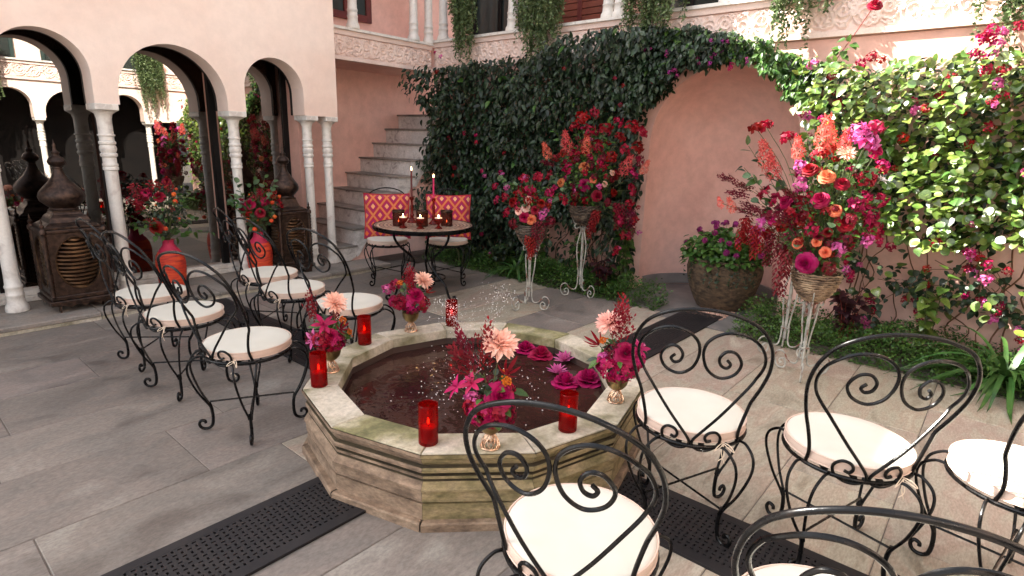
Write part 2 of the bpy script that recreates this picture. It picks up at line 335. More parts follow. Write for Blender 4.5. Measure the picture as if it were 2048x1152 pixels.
# ------------------------------------------------------------------ mesh helpers
class MB:
    def __init__(self): self.v = []; self.f = []; self.mi = []; self.sm = []; self.rnd = []
    def add(self, vs, fs, mi=0, sm=False):
        o = len(self.v)
        self.v.extend(tuple(p) for p in vs)
        self.f.extend(tuple(i + o for i in q) for q in fs)
        self.mi.extend([mi] * len(fs)); self.sm.extend([sm] * len(fs))
    def box(self, x0, x1, y0, y1, z0, z1, mi=0, bev=0.0):
        if bev <= 0:
            vs = [(x, y, z) for z in (z0, z1) for y in (y0, y1) for x in (x0, x1)]
            self.add(vs, [(0, 2, 3, 1), (4, 5, 7, 6), (0, 1, 5, 4), (2, 6, 7, 3), (0, 4, 6, 2), (1, 3, 7, 5)], mi)
            return
        r = bev; vs = []
        X, Y, Z = (x0, x1), (y0, y1), (z0, z1)
        idx = {}
        for i in (0, 1):
            for j in (0, 1):
                for k in (0, 1):
                    dx, dy, dz = (r, -r)[i], (r, -r)[j], (r, -r)[k]
                    for ax, p in enumerate(((X[i], Y[j] + dy, Z[k] + dz), (X[i] + dx, Y[j], Z[k] + dz), (X[i] + dx, Y[j] + dy, Z[k]))):
                        idx[(i, j, k, ax)] = len(vs); vs.append(p)
        fs = []
        for i in (0, 1):
            q = [idx[(i, j, k, 0)] for j, k in ((0, 0), (1, 0), (1, 1), (0, 1))]; fs.append(q if i else q[::-1])
        for j in (0, 1):
            q = [idx[(i, j, k, 1)] for i, k in ((0, 0), (1, 0), (1, 1), (0, 1))]; fs.append(q[::-1] if j else q)
        for k in (0, 1):
            q = [idx[(i, j, k, 2)] for i, j in ((0, 0), (1, 0), (1, 1), (0, 1))]; fs.append(q if k else q[::-1])
        for j in (0, 1):
            for k in (0, 1): fs.append([idx[(0, j, k, 1)], idx[(1, j, k, 1)], idx[(1, j, k, 2)], idx[(0, j, k, 2)]])
        for i in (0, 1):
            for k in (0, 1): fs.append([idx[(i, 0, k, 0)], idx[(i, 1, k, 0)], idx[(i, 1, k, 2)], idx[(i, 0, k, 2)]])
        for i in (0, 1):
            for j in (0, 1): fs.append([idx[(i, j, 0, 0)], idx[(i, j, 1, 0)], idx[(i, j, 1, 1)], idx[(i, j, 0, 1)]])
        for i in (0, 1):
            for j in (0, 1):
                for k in (0, 1): fs.append([idx[(i, j, k, a)] for a in range(3)])
        self.add(vs, fs, mi)
    def tube(self, pts, r, n=8, closed=False, mi=0, cap=True, flat=1.0):
        P = [Vector(p) for p in pts]; N = len(P)
        rad = r if hasattr(r, '__len__') else [r] * N
        T = []
        for i in range(N):
            a = P[(i - 1) % N] if (closed or i > 0) else P[i]
            b = P[(i + 1) % N] if (closed or i < N - 1) else P[i]
            t = b - a
            T.append(t.normalized() if t.length > 1e-9 else Vector((0, 0, 1)))
        u = T[0].orthogonal().normalized()
        vs = []
        for i in range(N):
            u = (u - T[i] * u.dot(T[i]))
            u = u.normalized() if u.length > 1e-6 else T[i].orthogonal().normalized()
            w = T[i].cross(u)
            for k in range(n):
                a = 2 * math.pi * k / n
                vs.append(P[i] + u * (rad[i] * math.cos(a)) + w * (rad[i] * flat * math.sin(a)))
        fs = []
        for i in range(N if closed else N - 1):
            j = (i + 1) % N
            for k in range(n): fs.append((i * n + k, i * n + (k + 1) % n, j * n + (k + 1) % n, j * n + k))
        if cap and not closed:
            fs.append(tuple(range(n))[::-1]); fs.append(tuple((N - 1) * n + k for k in range(n)))
        self.add(vs, fs, mi, True)
    def lathe(self, prof, n=24, c=(0, 0, 0), mi=0, a0=0.0, sq=None):
        vs = []; fs = []
        for (r, z) in prof:
            for k in range(n):
                a = a0 + 2 * math.pi * k / n
                vs.append((c[0] + r * math.cos(a), c[1] + r * math.sin(a), c[2] + z))
        for i in range(len(prof) - 1):
            for k in range(n): fs.append((i * n + k, i * n + (k + 1) % n, (i + 1) * n + (k + 1) % n, (i + 1) * n + k))
        if prof[0][0] > 1e-6: fs.append(tuple(range(n))[::-1])
        if prof[-1][0] > 1e-6: fs.append(tuple((len(prof) - 1) * n + k for k in range(n)))
        self.add(vs, fs, mi, True)
    def prism(self, poly, z0, z1, mi=0):
        n = len(poly)
        vs = [(x, y, z0) for x, y in poly] + [(x, y, z1) for x, y in poly]
        fs = [tuple(range(n))[::-1], tuple(range(n, 2 * n))] + [(i, (i + 1) % n, n + (i + 1) % n, n + i) for i in range(n)]
        self.add(vs, fs, mi)
    def sphere(self, c, r, n=8, m=6, mi=0, sz=1.0):
        prof = [(max(1e-5, r * math.sin(math.pi * i / m)), -r * sz * math.cos(math.pi * i / m)) for i in range(m + 1)]
        self.lathe(prof, n, c, mi)
    def mesh(self, name, mats):
        me = bpy.data.meshes.new(name)
        me.from_pydata([tuple(p) for p in self.v], [], self.f)
        for m_ in (mats if isinstance(mats, (list, tuple)) else [mats]): me.materials.append(MAT[m_] if isinstance(m_, str) else m_)
        me.polygons.foreach_set('material_index', self.mi)
        me.polygons.foreach_set('use_smooth', self.sm)
        me.update()
        if any(self.sm): me.set_sharp_from_angle(angle=R(42))
        return me
    def build(self, name, mats, parent=None, off=None):
        if off is not None: self.v = [(p[0] - off[0], p[1] - off[1], p[2] - off[2]) for p in self.v]
        return link(name, self.mesh(name, mats), parent)

def link(name, data, parent=None, loc=None, rot=None, scale=None):
    o = bpy.data.objects.new(name, data)
    COL.objects.link(o)
    if parent is not None: o.parent = parent
    if loc is not None: o.location = loc
    if rot is not None: o.rotation_euler = rot
    if scale is not None: o.scale = (scale,) * 3 if isinstance(scale, (int, float)) else scale
    return o
def thing(name, label, cat, loc=(0, 0, 0), rz=0.0, group=None):
    o = bpy.data.objects.new(name, None); COL.objects.link(o)
    o.empty_display_size = .1
    o.location = loc; o.rotation_euler = (0, 0, rz)
    o['label'] = label; o['category'] = cat
    if group: o['group'] = group
    return o
def tag(o, label, cat, group=None):
    o['label'] = label; o['category'] = cat
    if group: o['group'] = group
    return o
def kind(o, k): o['kind'] = k; return o
def copy_tree(root, loc, rz, label, group=None):
    r = root.copy(); COL.objects.link(r); r.location = loc; r.rotation_euler = (0, 0, rz); r['label'] = label
    if group: r['group'] = group
    for ch in list(root.children):
        c = ch.copy(); COL.objects.link(c); c.parent = r
        for g in list(ch.children):
            d = g.copy(); COL.objects.link(d); d.parent = c
    return r
def spline(pts, per=6, closed=False):
    P = [np.array(p, float) for p in pts]; N = len(P); out = []
    rng = range(N) if closed else range(N - 1)
    for i in rng:
        p1, p2 = P[i], P[(i + 1) % N]
        p0 = P[i - 1] if (closed or i > 0) else 2 * p1 - p2
        p3 = P[(i + 2) % N] if (closed or i < N - 2) else 2 * p2 - p1
        for k in range(per):
            t = k / per
            out.append(0.5 * ((2 * p1) + (-p0 + p2) * t + (2 * p0 - 5 * p1 + 4 * p2 - p3) * t * t + (-p0 + 3 * p1 - 3 * p2 + p3) * t ** 3))
    if not closed: out.append(P[-1])
    return [tuple(q) for q in out]

# --- many copies of a small template in one mesh
def norm(a): return a / np.maximum(1e-9, np.linalg.norm(a, axis=-1, keepdims=True))
def frames(d, nrm):
    """columns: x (width), y (length along d), z (near nrm)"""
    y = norm(d); x = norm(np.cross(y, nrm)); z = np.cross(x, y)
    return np.stack([x, y, z], -1)
def scatter(name, tmpl, F, L, S, mats, parent=None, mi=None, smooth=True, rnd=None):
    tv, tf = tmpl; tv = np.array(tv, float)
    N, nv = len(L), len(tv)
    V = np.einsum('nij,vj->nvi', F, tv) * np.asarray(S, float).reshape(-1, 1, 1) + np.asarray(L, float)[:, None, :]
    me = bpy.data.meshes.new(name)
    me.vertices.add(N * nv)
    me.vertices.foreach_set('co', V.reshape(-1).astype(np.float32))
    lens = np.array([len(f) for f in tf]); flat = np.concatenate([np.array(f) for f in tf])
    loops = (flat[None, :] + (np.arange(N) * nv)[:, None]).reshape(-1)
    starts = np.concatenate([[0], np.cumsum(lens)[:-1]])
    ls = (starts[None, :] + (np.arange(N) * len(flat))[:, None]).reshape(-1)
    me.loops.add(len(loops)); me.loops.foreach_set('vertex_index', loops.astype(np.int32))
    me.polygons.add(N * len(tf)); me.polygons.foreach_set('loop_start', ls.astype(np.int32))
    me.update(calc_edges=True)
    at = me.attributes.new('rnd', 'FLOAT', 'FACE')
    rr = RNG.random(N) if rnd is None else rnd
    at.data.foreach_set('value', np.repeat(rr, len(tf)).astype(np.float32))
    me.polygons.foreach_set('use_smooth', np.full(N * len(tf), smooth))
    for m_ in (mats if isinstance(mats, (list, tuple)) else [mats]): me.materials.append(MAT[m_])
    if mi is not None: me.polygons.foreach_set('material_index', np.repeat(mi, len(tf)).astype(np.int32))
    me.validate(); me.update()
    return link(name, me, parent)

def leaf_t(w, rows=((.0, .12), (.22, .85), (.5, 1.0), (.78, .62)), fold=.18, curl=.25):
    """unit length leaf along +y, width w, folded along the midrib and curling down"""
    vs = []; fs = []
    for (t, k) in rows:
        z = -curl * t * t
        h = w * .5 * k
        vs += [(-h, t, z + fold * h * 2), (0, t, z), (h, t, z + fold * h * 2)]
    tip = len(vs); vs.append((0, 1, -curl))
    for i in range(len(rows) - 1):
        a = i * 3; b = a + 3
        fs += [(a, a + 1, b + 1, b), (a + 1, a + 2, b + 2, b + 1)]
    a = (len(rows) - 1) * 3
    fs += [(a, a + 1, tip), (a + 1, a + 2, tip)]
    return vs, fs
LEAF = leaf_t(.52)
HEART = leaf_t(.82, rows=((.0, .45), (.14, .92), (.42, 1.0), (.72, .55)), fold=.15, curl=.3)
ROUND = leaf_t(.9, rows=((.0, .3), (.25, .9), (.55, 1.0), (.82, .68)), fold=.08, curl=.12)
NARROW = leaf_t(.24)
TINY = ([(0, 0, 0), (-.3, .5, .08), (0, 1, -.1), (.3, .5, .08)], [(0, 1, 2), (0, 2, 3)])
PETAL = leaf_t(.7, rows=((.0, .3), (.3, .8), (.65, 1.0), (.9, .7)), fold=-.1, curl=-.2)
def leaf_mesh(tm, mat):
    mb = MB(); mb.add(tm[0], tm[1], 0, True); return mb.mesh('leaf', mat)
def rand_unit(n):
    v = RNG.normal(size=(n, 3)); return norm(v)
HEADS={"stand3":{"base":[2.08,-1.09,0.0],"heads":[["rose_m",-0.197,0.005,1.219,1.1],["rose_m",-0.111,0.225,1.183,1],["rose_o",-0.196,-0.01,1.361,1],["rose_r",-0.145,-0.148,1.09,1.2],["rose_m",-0.198,0.03,0.812,1.35],["hyd_b",-0.171,-0.101,0.798,1.0],["rose_r",-0.19,0.092,1.395,1],["boug_m",-0.12,-0.18,1.568,1.4],["coral",-0.198,0.027,1.609,1.3],["coral",-0.084,0.396,1.468,1.2],["coral",-0.073,0.345,1.39,1.1],["coral",-0.15,0.183,1.518,0.9],["dahlia",-0.175,-0.093,1.491,1],["boug_r",-0.1,0.474,1.639,1.0],["boug_r",-0.087,0.412,1.646,1.0],["boug_r",-0.058,0.276,1.579,1.0],["rose_r",-0.173,-0.097,1.322,0.9],["boug_r",-0.094,-0.206,1.344,1.1],["rose_o",-0.178,-0.085,1.159,0.8],["rose_o",-0.187,0.102,0.929,0.7],["rose_o",-0.183,-0.07,0.896,0.7],["rose_o",-0.195,-0.013,0.955,0.6],["boug_m",-0.198,0.02,1.027,1],["rose_r",-0.195,-0.019,0.99,0.6],["rose_r",-0.185,-0.063,1.02,0.6],["boug_m",-0.158,0.171,1.108,0.9],["boug_m",-0.153,-0.136,0.933,0.9],["boug_m",-0.014,-0.25,0.979,0.9],["boug_m",0.064,-0.303,0.968,0.7],["boug_m",-0.121,-0.18,1.2,1.0],["boug_m",-0.03,-0.244,1.134,1.2],["boug_m",-0.076,0.359,1.016,1.0],["boug_m",-0.064,0.302,1.048,0.8],["amar",-0.098,0.463,1.033,1.0],["amar",-0.154,0.177,0.856,1.2],["plume_b",-0.113,0.536,1.282,1.0],["plume_b",-0.091,0.432,1.238,1.0],["plume_b",-0.182,0.121,1.202,1.0],["plume_b",-0.065,0.306,1.081,1.0],["hyd_b",-0.056,0.266,1.118,0.9],["hyd_b",-0.193,0.076,1.114,0.9],["lily_w",0.054,-0.256,1.342,0.9],["coral",-0.182,-0.075,1.571,0.8],["boug_r",-0.197,0.043,1.48,1],["rose_m",-0.061,-0.23,1.519,0.7],["boug_m",0.026,-0.256,1.432,0.8],["boug_m",-0.176,0.135,1.294,1.0],["hyd_b",-0.14,-0.156,0.98,1],["twig",-0.107,0.505,1.523,1.1],["twig",-0.109,0.517,1.382,1.2],["twig",-0.167,0.154,1.656,1],["twig",-0.061,0.291,1.312,1.1],["twig",-0.106,-0.196,1.373,1],["twig",-0.125,-0.175,1.012,1],["twig",-0.194,-0.021,1.031,1],["twig",-0.083,0.393,1.174,1],["plume_b",-0.096,0.456,1.186,1.1],["plume_b",-0.08,0.381,1.075,1.1],["plume_b",-0.179,0.129,1.044,1.2],["boug_r",-0.078,0.369,1.226,0.9],["boug_m",-0.064,0.303,1.181,1],["hyd_b",-0.071,0.336,1.078,1],["boug_r",-0.116,0.22,1.028,1],["boug_m",-0.168,0.153,1.4,1],["boug_m",-0.158,-0.127,1.623,1.1],["boug_m",-0.098,-0.203,1.645,1.1],["boug_r",-0.197,0.007,1.511,1],["boug_r",0.057,-0.272,1.222,1],["boug_m",0.058,-0.274,1.037,1.1],["amar",-0.085,0.401,0.988,1.1],["amar",-0.061,0.289,0.948,0.9],["coral",-0.12,0.569,1.127,0.7],["coral",-0.135,0.641,1.139,0.5]]},"stand4":{"base":[2.46,-0.9,0.0],"heads":[["boug_r",-0.111,0.15,0.963,1],["rose_r",-0.05,0.211,0.895,1],["hyd_b",-0.148,0.068,0.815,1],["boug_m",-0.152,0.032,0.927,1],["plume_b",-0.067,0.283,1.073,1],["rose_m",-0.153,0.015,1.035,1],["boug_m",-0.136,-0.066,1.111,1]]},"stand2":{"base":[2.74,1.19,0.0],"heads":[["coral",-0.22,0.097,1.516,1.3],["coral",-0.218,0.33,1.432,1.0],["coral",-0.176,-0.1,1.499,1.1],["boug_r",-0.199,-0.054,1.738,1.4],["boug_r",-0.141,-0.148,1.788,1],["boug_r",-0.055,-0.217,1.651,1.3],["boug_r",0.218,-0.331,1.68,1.5],["boug_r",0.255,-0.386,1.489,1.4],["boug_r",-0.114,-0.175,1.493,1.2],["boug_r",0.164,-0.248,1.577,1.2],["rose_o",-0.182,-0.09,1.304,1],["rose_o",-0.203,0.156,1.141,0.9],["rose_m",-0.175,-0.102,1.134,1.2],["rose_o",-0.124,-0.166,1.187,0.7],["rose_r",-0.087,-0.198,1.034,1.1],["coral",0.208,-0.315,1.324,1.3],["coral",0.304,-0.462,1.306,0.9],["boug_m",-0.222,0.051,1.279,1.2],["rose_p",-0.018,-0.234,1.146,0.6],["rose_r",0.153,-0.232,1.059,0.9],["rose_p",0.072,-0.248,1.252,0.6],["boug_r",-0.215,-0.004,1.405,1.2],["boug_r",0.029,-0.246,1.391,1.2],["hyd_b",-0.21,-0.025,1.036,1],["boug_m",0.241,-0.366,1.089,1.2],["boug_r",0.237,-0.359,0.944,1.2],["boug_m",0.195,-0.296,0.794,1.2],["amar",-0.09,-0.195,0.878,1.2],["amar",0.179,-0.271,0.94,1.2],["boug_m",0.241,-0.366,0.65,1.0],["plume_b",-0.169,0.257,1.301,1],["boug_r",-0.194,0.294,1.204,0.9],["boug_r",-0.061,-0.214,1.322,1.2],["hyd_b",0.023,-0.245,0.971,0.9],["boug_r",-0.218,0.01,1.653,1],["boug_r",-0.163,-0.12,1.633,1.2],["boug_r",0.109,-0.242,1.711,1.2],["boug_r",0.277,-0.42,1.628,1.2],["boug_r",0.194,-0.294,1.463,1.2],["boug_r",0.276,-0.418,1.374,1],["boug_m",0.243,-0.368,1.232,1.2],["boug_r",0.215,-0.325,0.647,1],["boug_m",0.18,-0.273,0.494,1],["boug_r",0.269,-0.408,0.8,1],["twig",-0.178,0.269,1.63,1.1],["twig",0.008,-0.242,1.796,1.1],["twig",0.295,-0.447,1.235,1],["twig",-0.031,-0.229,1.253,1.1],["twig",-0.221,0.089,1.122,1.1],["twig",0.151,-0.23,0.889,1.1],["twig",-0.177,-0.099,1.677,1],["boug_r",-0.158,0.239,1.373,1],["boug_m",-0.163,0.247,1.061,1],["hyd_b",-0.152,-0.135,1.319,1.1],["hyd_b",0.152,-0.23,1.226,1.1],["amar",0.249,-0.378,0.896,1.1]]},"stand1":{"base":[1.99,1.25,0.0],"heads":[["boug_m",-0.206,0.258,1.12,0.7],["boug_m",-0.145,0.182,1.114,0.7],["boug_m",-0.156,-0.025,1.201,0.9],["boug_m",-0.089,-0.124,1.222,0.9],["rose_p",-0.134,-0.07,1.033,0.7],["rose_p",-0.147,-0.045,0.958,0.8],["rose_p",-0.168,0.022,0.923,0.7],["rose_o",-0.12,-0.09,0.856,0.9],["rose_m",-0.152,-0.036,0.875,1],["rose_r",-0.164,0.091,0.999,0.9],["boug_m",0.02,-0.178,1.09,0.9],["rose_r",-0.056,-0.148,1.001,0.8],["boug_m",0.167,-0.209,1.024,1.1],["hyd_b",-0.168,0.068,0.804,1],["hyd_b",0.036,-0.18,0.831,1.1],["amar",-0.066,-0.142,0.831,1.1],["amar",-0.127,-0.08,0.698,1.0],["boug_r",-0.165,0.007,1.084,1],["boug_r",-0.131,-0.075,1.11,1],["boug_m",-0.044,-0.155,0.897,0.9],["boug_r",-0.152,0.19,1.025,0.9],["rose_r",-0.1,-0.114,0.94,0.8],["boug_m",-0.193,0.242,1.001,0.8],["boug_m",-0.136,0.17,0.893,0.9],["twig",-0.183,0.229,1.221,0.8],["twig",0.085,-0.175,1.238,0.9],["twig",0.191,-0.24,1.13,0.9],["twig",-0.162,0.099,1.163,0.9],["twig",-0.132,-0.073,1.195,0.9]]},"rimA":{"base":[-0.527,0.522,0.46],"heads":[["dahlia",-0.009,-0.077,0.251,1.1],["plume_r",-0.088,-0.006,0.158,1.3],["lily_m",-0.058,-0.05,0.148,1.2],["yarrow",0.029,-0.082,0.162,1],["yarrow",0.081,-0.057,0.081,1],["hyd_m",-0.074,-0.032,0.065,1],["hyd_m",-0.013,-0.076,0.056,1],["hyd_m",-0.049,-0.057,0.044,0.9],["lily_m",-0.089,-0.002,0.067,1],["lily_r",0.009,-0.081,0.114,1],["plume_r",-0.009,-0.077,0.156,0.8],["rose_m",-0.034,-0.067,0.09,0.8]]},"rimB":{"base":[0.174,0.738,0.46],"heads":[["dahlia",0.03,-0.085,0.209,1.1],["plume_r",-0.042,-0.062,0.129,1.5],["rose_m",-0.019,-0.076,0.121,1.1],["hyd_m",-0.085,-0.005,0.076,1.1],["hyd_m",0.024,-0.085,0.068,1.1],["hyd_m",-0.041,-0.063,0.066,1.1],["yarrow",-0.084,-0.007,0.201,1],["boug_m",-0.107,0.087,0.144,0.8],["boug_m",-0.09,0.03,0.177,0.8],["lily_r",0.06,-0.077,0.129,0.9],["hyd_m",-0.082,0.067,0.073,0.8]]},"rimC":{"base":[-0.519,-0.584,0.46],"heads":[["dahlia",-0.034,-0.069,0.326,1.2],["plume_r",-0.073,-0.026,0.218,1.6],["plume_b",-0.084,0.006,0.192,1.3],["rose_m",-0.028,-0.073,0.124,1.15],["hyd_m",-0.074,-0.025,0.063,1.3],["hyd_m",-0.02,-0.077,0.054,1.2],["hyd_m",-0.051,-0.055,0.053,1.2],["lily_m",-0.087,0.096,0.125,1.1],["lily_m",-0.086,0.017,0.163,1],["yarrow",-0.008,-0.083,0.181,1],["lily_r",-0.011,-0.082,0.209,1.2],["hyd_m",-0.086,0.016,0.067,0.9]]},"rimD":{"base":[0.193,-0.728,0.46],"heads":[["dahlia",-0.081,0.017,0.27,1.1],["plume_r",-0.064,-0.039,0.181,1.7],["lily_r",-0.067,0.069,0.154,1.3],["hyd_m",-0.077,-0.008,0.061,1.2],["hyd_m",-0.039,-0.07,0.068,1.2],["hyd_m",-0.06,-0.045,0.05,1.1],["rose_m",-0.047,-0.062,0.144,1.1],["lily_m",0.01,-0.093,0.152,1],["yarrow",-0.078,0.044,0.187,1],["plume_r",-0.076,-0.011,0.2,1.2],["hyd_m",-0.004,-0.09,0.107,1.0],["hyd_m",-0.08,0.031,0.075,0.9]]},"arc1":{"base":[-0.1,3.94,0.07],"heads":[["berry_r",-0.21,-0.0,0.938,1.2],["berry_r",-0.176,-0.071,0.845,1.2],["berry_r",-0.119,-0.124,0.969,1.2],["berry_r",-0.224,0.073,0.835,1],["rose_r",-0.076,-0.147,0.89,1],["rose_r",-0.126,-0.119,0.609,1.2],["boug_r",-0.156,-0.094,0.912,1],["fruit",0.036,-0.17,0.904,1],["fruit",0.041,-0.17,0.841,1],["berry_r",-0.013,-0.166,0.977,1],["boug_r",-0.205,-0.019,0.798,1],["fruit",-0.058,-0.154,0.598,0.9],["rose_r",-0.008,-0.167,1.021,0.8]]},"arc2":{"base":[0.72,3.97,0.07],"heads":[["rose_m",-0.111,-0.107,0.777,1.1],["rose_r",-0.027,-0.15,0.685,1],["fruit",0.101,-0.149,0.779,1],["fruit",0.208,-0.096,0.831,0.9],["fruit",0.12,-0.142,0.633,1],["fruit",0.073,-0.156,0.597,1],["fruit",-0.089,-0.122,0.519,1.1],["berry_r",-0.048,-0.142,0.871,1],["boug_r",0.015,-0.158,0.794,1],["boug_r",0.203,-0.094,0.753,1],["rose_r",-0.166,-0.046,0.745,0.8],["fruit",-0.135,-0.086,0.616,0.8],["berry_r",0.103,-0.149,0.865,1]]}}
VINEF={"vineL":[[3.08,3.656,1.384,"r"],[3.08,3.798,1.455,"r"],[3.08,3.471,1.542,"r"],[3.08,3.334,1.211,"r"],[3.08,3.517,1.327,"r"],[3.08,3.034,1.49,"m"],[3.08,3.424,1.052,"r"],[3.08,3.757,0.61,"m"],[3.08,3.25,1.634,"r"],[3.08,2.62,1.186,"m"],[3.08,2.943,1.11,"m"],[3.08,1.778,2.171,"r"],[3.08,3.651,2.548,"m"],[3.08,3.763,2.293,"r"],[3.08,1.383,1.819,"r"],[3.08,1.071,1.885,"r"],[3.08,3.422,0.351,"r"],[3.08,2.929,0.379,"m"],[3.08,2.755,0.215,"m"],[3.08,3.106,0.609,"r"],[3.08,2.549,1.416,"r"],[3.08,3.851,1.059,"r"],[3.08,0.857,1.323,"m"],[3.08,0.845,0.887,"m"],[3.08,0.795,0.643,"m"],[3.08,0.951,0.47,"m"],[3.08,3.564,-0.308,"r"],[3.08,2.919,-0.096,"r"]],"vineA":[[3.2,0.617,2.238,"p"],[3.2,0.7,2.308,"p"],[3.2,0.253,2.361,"p"],[3.2,0.173,2.435,"p"],[3.2,0.559,2.148,"p"],[3.2,0.26,2.225,"p"],[3.2,-0.087,2.236,"p"],[3.2,0.915,2.411,"p"],[3.2,1.165,2.154,"r"],[3.2,0.127,2.411,"p"],[3.2,0.181,2.314,"p"],[3.2,0.051,2.143,"m"],[3.2,0.354,2.243,"p"],[3.2,0.782,2.114,"r"],[3.2,1.093,2.104,"r"]],"vineR":[[3.1,-1.623,2.25,"m"],[3.1,-1.711,2.197,"m"],[3.1,-1.768,2.298,"m"],[3.1,-1.601,2.152,"m"],[3.1,-1.657,2.278,"m"],[3.1,-0.964,2.185,"r"],[3.1,-1.075,2.188,"r"],[3.1,-1.017,2.157,"r"],[3.1,-0.843,1.888,"r"],[3.1,-0.724,1.741,"m"],[3.1,-0.768,1.926,"r"],[3.1,-0.664,1.779,"m"],[3.1,-1.746,1.93,"r"],[3.1,-1.39,1.841,"r"],[3.1,-1.746,1.64,"r"],[3.1,-1.279,1.599,"r"],[3.1,-1.48,1.823,"r"],[3.1,-1.832,0.86,"m"],[3.1,-1.871,0.795,"r"],[3.1,-1.608,0.902,"r"],[3.1,-1.745,1.574,"r"],[3.1,-1.499,2.036,"r"],[3.1,-1.782,2.084,"r"],[3.1,-1.709,1.994,"m"],[3.1,-1.074,0.592,"m"],[3.1,-1.9,0.71,"m"],[3.1,-1.619,0.663,"r"],[3.1,-2.002,0.745,"r"],[3.1,-1.336,0.867,"r"]],"vineLow":[[3.3,-1.254,0.342,"m"],[3.3,-1.245,0.169,"m"],[3.3,-1.272,0.111,"m"],[3.3,-1.285,0.255,"m"],[3.3,-1.549,0.401,"m"],[3.3,-1.581,0.307,"m"],[3.3,-1.6,0.25,"m"],[3.3,-1.088,0.48,"m"],[3.3,-1.843,0.499,"m"],[3.3,-1.965,0.466,"m"],[3.3,-2.029,0.347,"m"],[3.3,-2.047,0.407,"m"],[3.3,-2.05,0.465,"m"],[3.3,-1.835,0.706,"r"],[3.3,-2.203,0.236,"m"],[3.3,-2.176,0.305,"m"],[3.3,-1.486,0.388,"m"],[3.3,-1.14,0.614,"m"],[3.3,-1.592,0.529,"r"],[3.3,-2.229,0.167,"m"],[3.3,-1.934,0.479,"m"],[3.3,-1.856,0.672,"m"]]}
# ================================================================== SETTING
# ---- ground and paving
g = MB(); g.box(-30, 30, -30, 30, -0.4, -0.035)
kind(g.build('ground', 'joint'), 'structure')
paving = kind(link('paving', None), 'structure')
jb = MB(); jb.box(-4.2, 2.9, -3.95, 3.52, -0.034, -0.004); jb.build('joint_bed', 'joint', paving)
def bed_edge(v): return 2.84 if v > .3 else 2.66
vrow = -3.9; row = 0
rr_ = random.Random(5)
while vrow < 3.48:
    h = rr_.choice((.46, .5, .54)); v1 = min(vrow + h, 3.5)
    if 3.5 - v1 < .15: v1 = 3.5
    uu = -4.2 - rr_.random() * .7
    while uu < bed_edge((vrow + v1) / 2) - .02:
        w = rr_.uniform(.7, 1.25); u1 = min(uu + w, bed_edge((vrow + v1) / 2))
        if bed_edge(vrow) - u1 < .22: u1 = bed_edge((vrow + v1) / 2)
        if u1 - uu > .05 and u1 > -4.1:
            q = MB(); q.box(uu + .002, u1 - .002, vrow + .002, v1 - .002, -.03, rr_.uniform(-.0012, .0012), bev=.003)
            q.build('paving_slab', 'paving_warm_lit' if ((uu + u1) / 2 > -.35 and v1 < .62) or (uu > .9 and v1 < 2.2 and rr_.random() < .4) else 'paving', paving)
        uu = u1
    vrow = v1; row += 1
# raised walk in front of the arcade
plat = kind(link('arcade_step', None), 'structure')
pb = MB(); pb.box(-4.2, 2.15, 3.535, 8, -.03, .035); pb.build('step_core', 'joint', plat)
uu = -4.2
while uu < 2.1:
    w = rr_.uniform(.85, 1.2); u1 = min(uu + w, 2.15)
    if 2.15 - u1 < .3: u1 = 2.15
    q = MB(); q.box(uu + .002, u1 - .002, 3.5, 3.94, .025, .062, bev=.006); q.build('step_slab', 'threshold_stone', plat)
    q = MB(); q.box(uu + .15, u1 + .146, 3.945, 4.6, .03, .0605, bev=.002); q.build('step_slab', 'threshold_stone', plat)
    q = MB(); q.box(uu + .002, u1 - .002, 3.512, 3.534, -.03, .0245); q.build('riser_slab', 'coping', plat)
    uu = u1
# planting bed
sb = MB(); sb.box(2.66, 3.5, -4.0, 3.9, -.034, -.012); kind(sb.build('planting_bed', 'soil'), 'structure')
nf = MB()
pts = [(2.86, .86), (2.86, .33), (2.68, .29), (2.68, -.42), (3.5, -.46)] + [(3.5 + .72 * math.cos(a), .22 + .72 * math.sin(a)) for a in np.linspace(-math.pi / 2, math.pi / 2, 18)]
nf.prism(pts, -.012, .004); kind(nf.build('niche_floor', 'slate'), 'structure')

# ---- walls with arches
def arch_wall(mb, x0, x1, z0, z1, ops, depth, mp, mi=0, seg=22):
    def q(a, b, c, d): mb.add([mp(*a), mp(*b), mp(*c), mp(*d)], [(0, 1, 2, 3)], mi)
    x = x0
    for (xc, h, sp) in ops + [(None, 0, 0)]:
        xe = x1 if xc is None else xc - h
        for y in (0, depth): q((x, y, z0), (xe, y, z0), (xe, y, z1), (x, y, z1))
        q((x, 0, z0), (xe, 0, z0), (xe, depth, z0), (x, depth, z0))
        if xc is None: break
        P = [(xc - h * math.cos(t), sp + h * math.sin(t)) for t in np.linspace(0, math.pi, seg)]
        for y in (0, depth):
            for a, b in zip(P, P[1:]): q((a[0], y, a[1]), (b[0], y, b[1]), (b[0], y, z1), (a[0], y, z1))
        for a, b in zip([(xc - h, z0)] + P, P + [(xc + h, z0)]):
            q((a[0], 0, a[1]), (b[0], 0, b[1]), (b[0], depth, b[1]), (a[0], depth, a[1]))
        x = xc + h
    q((x0, 0, z0), (x0, depth, z0), (x0, depth, z1), (x0, 0, z1)); q((x1, 0, z0), (x1, depth, z0), (x1, depth, z1), (x1, 0, z1))
    q((x0, 0, z1), (x1, 0, z1), (x1, depth, z1), (x0, depth, z1))

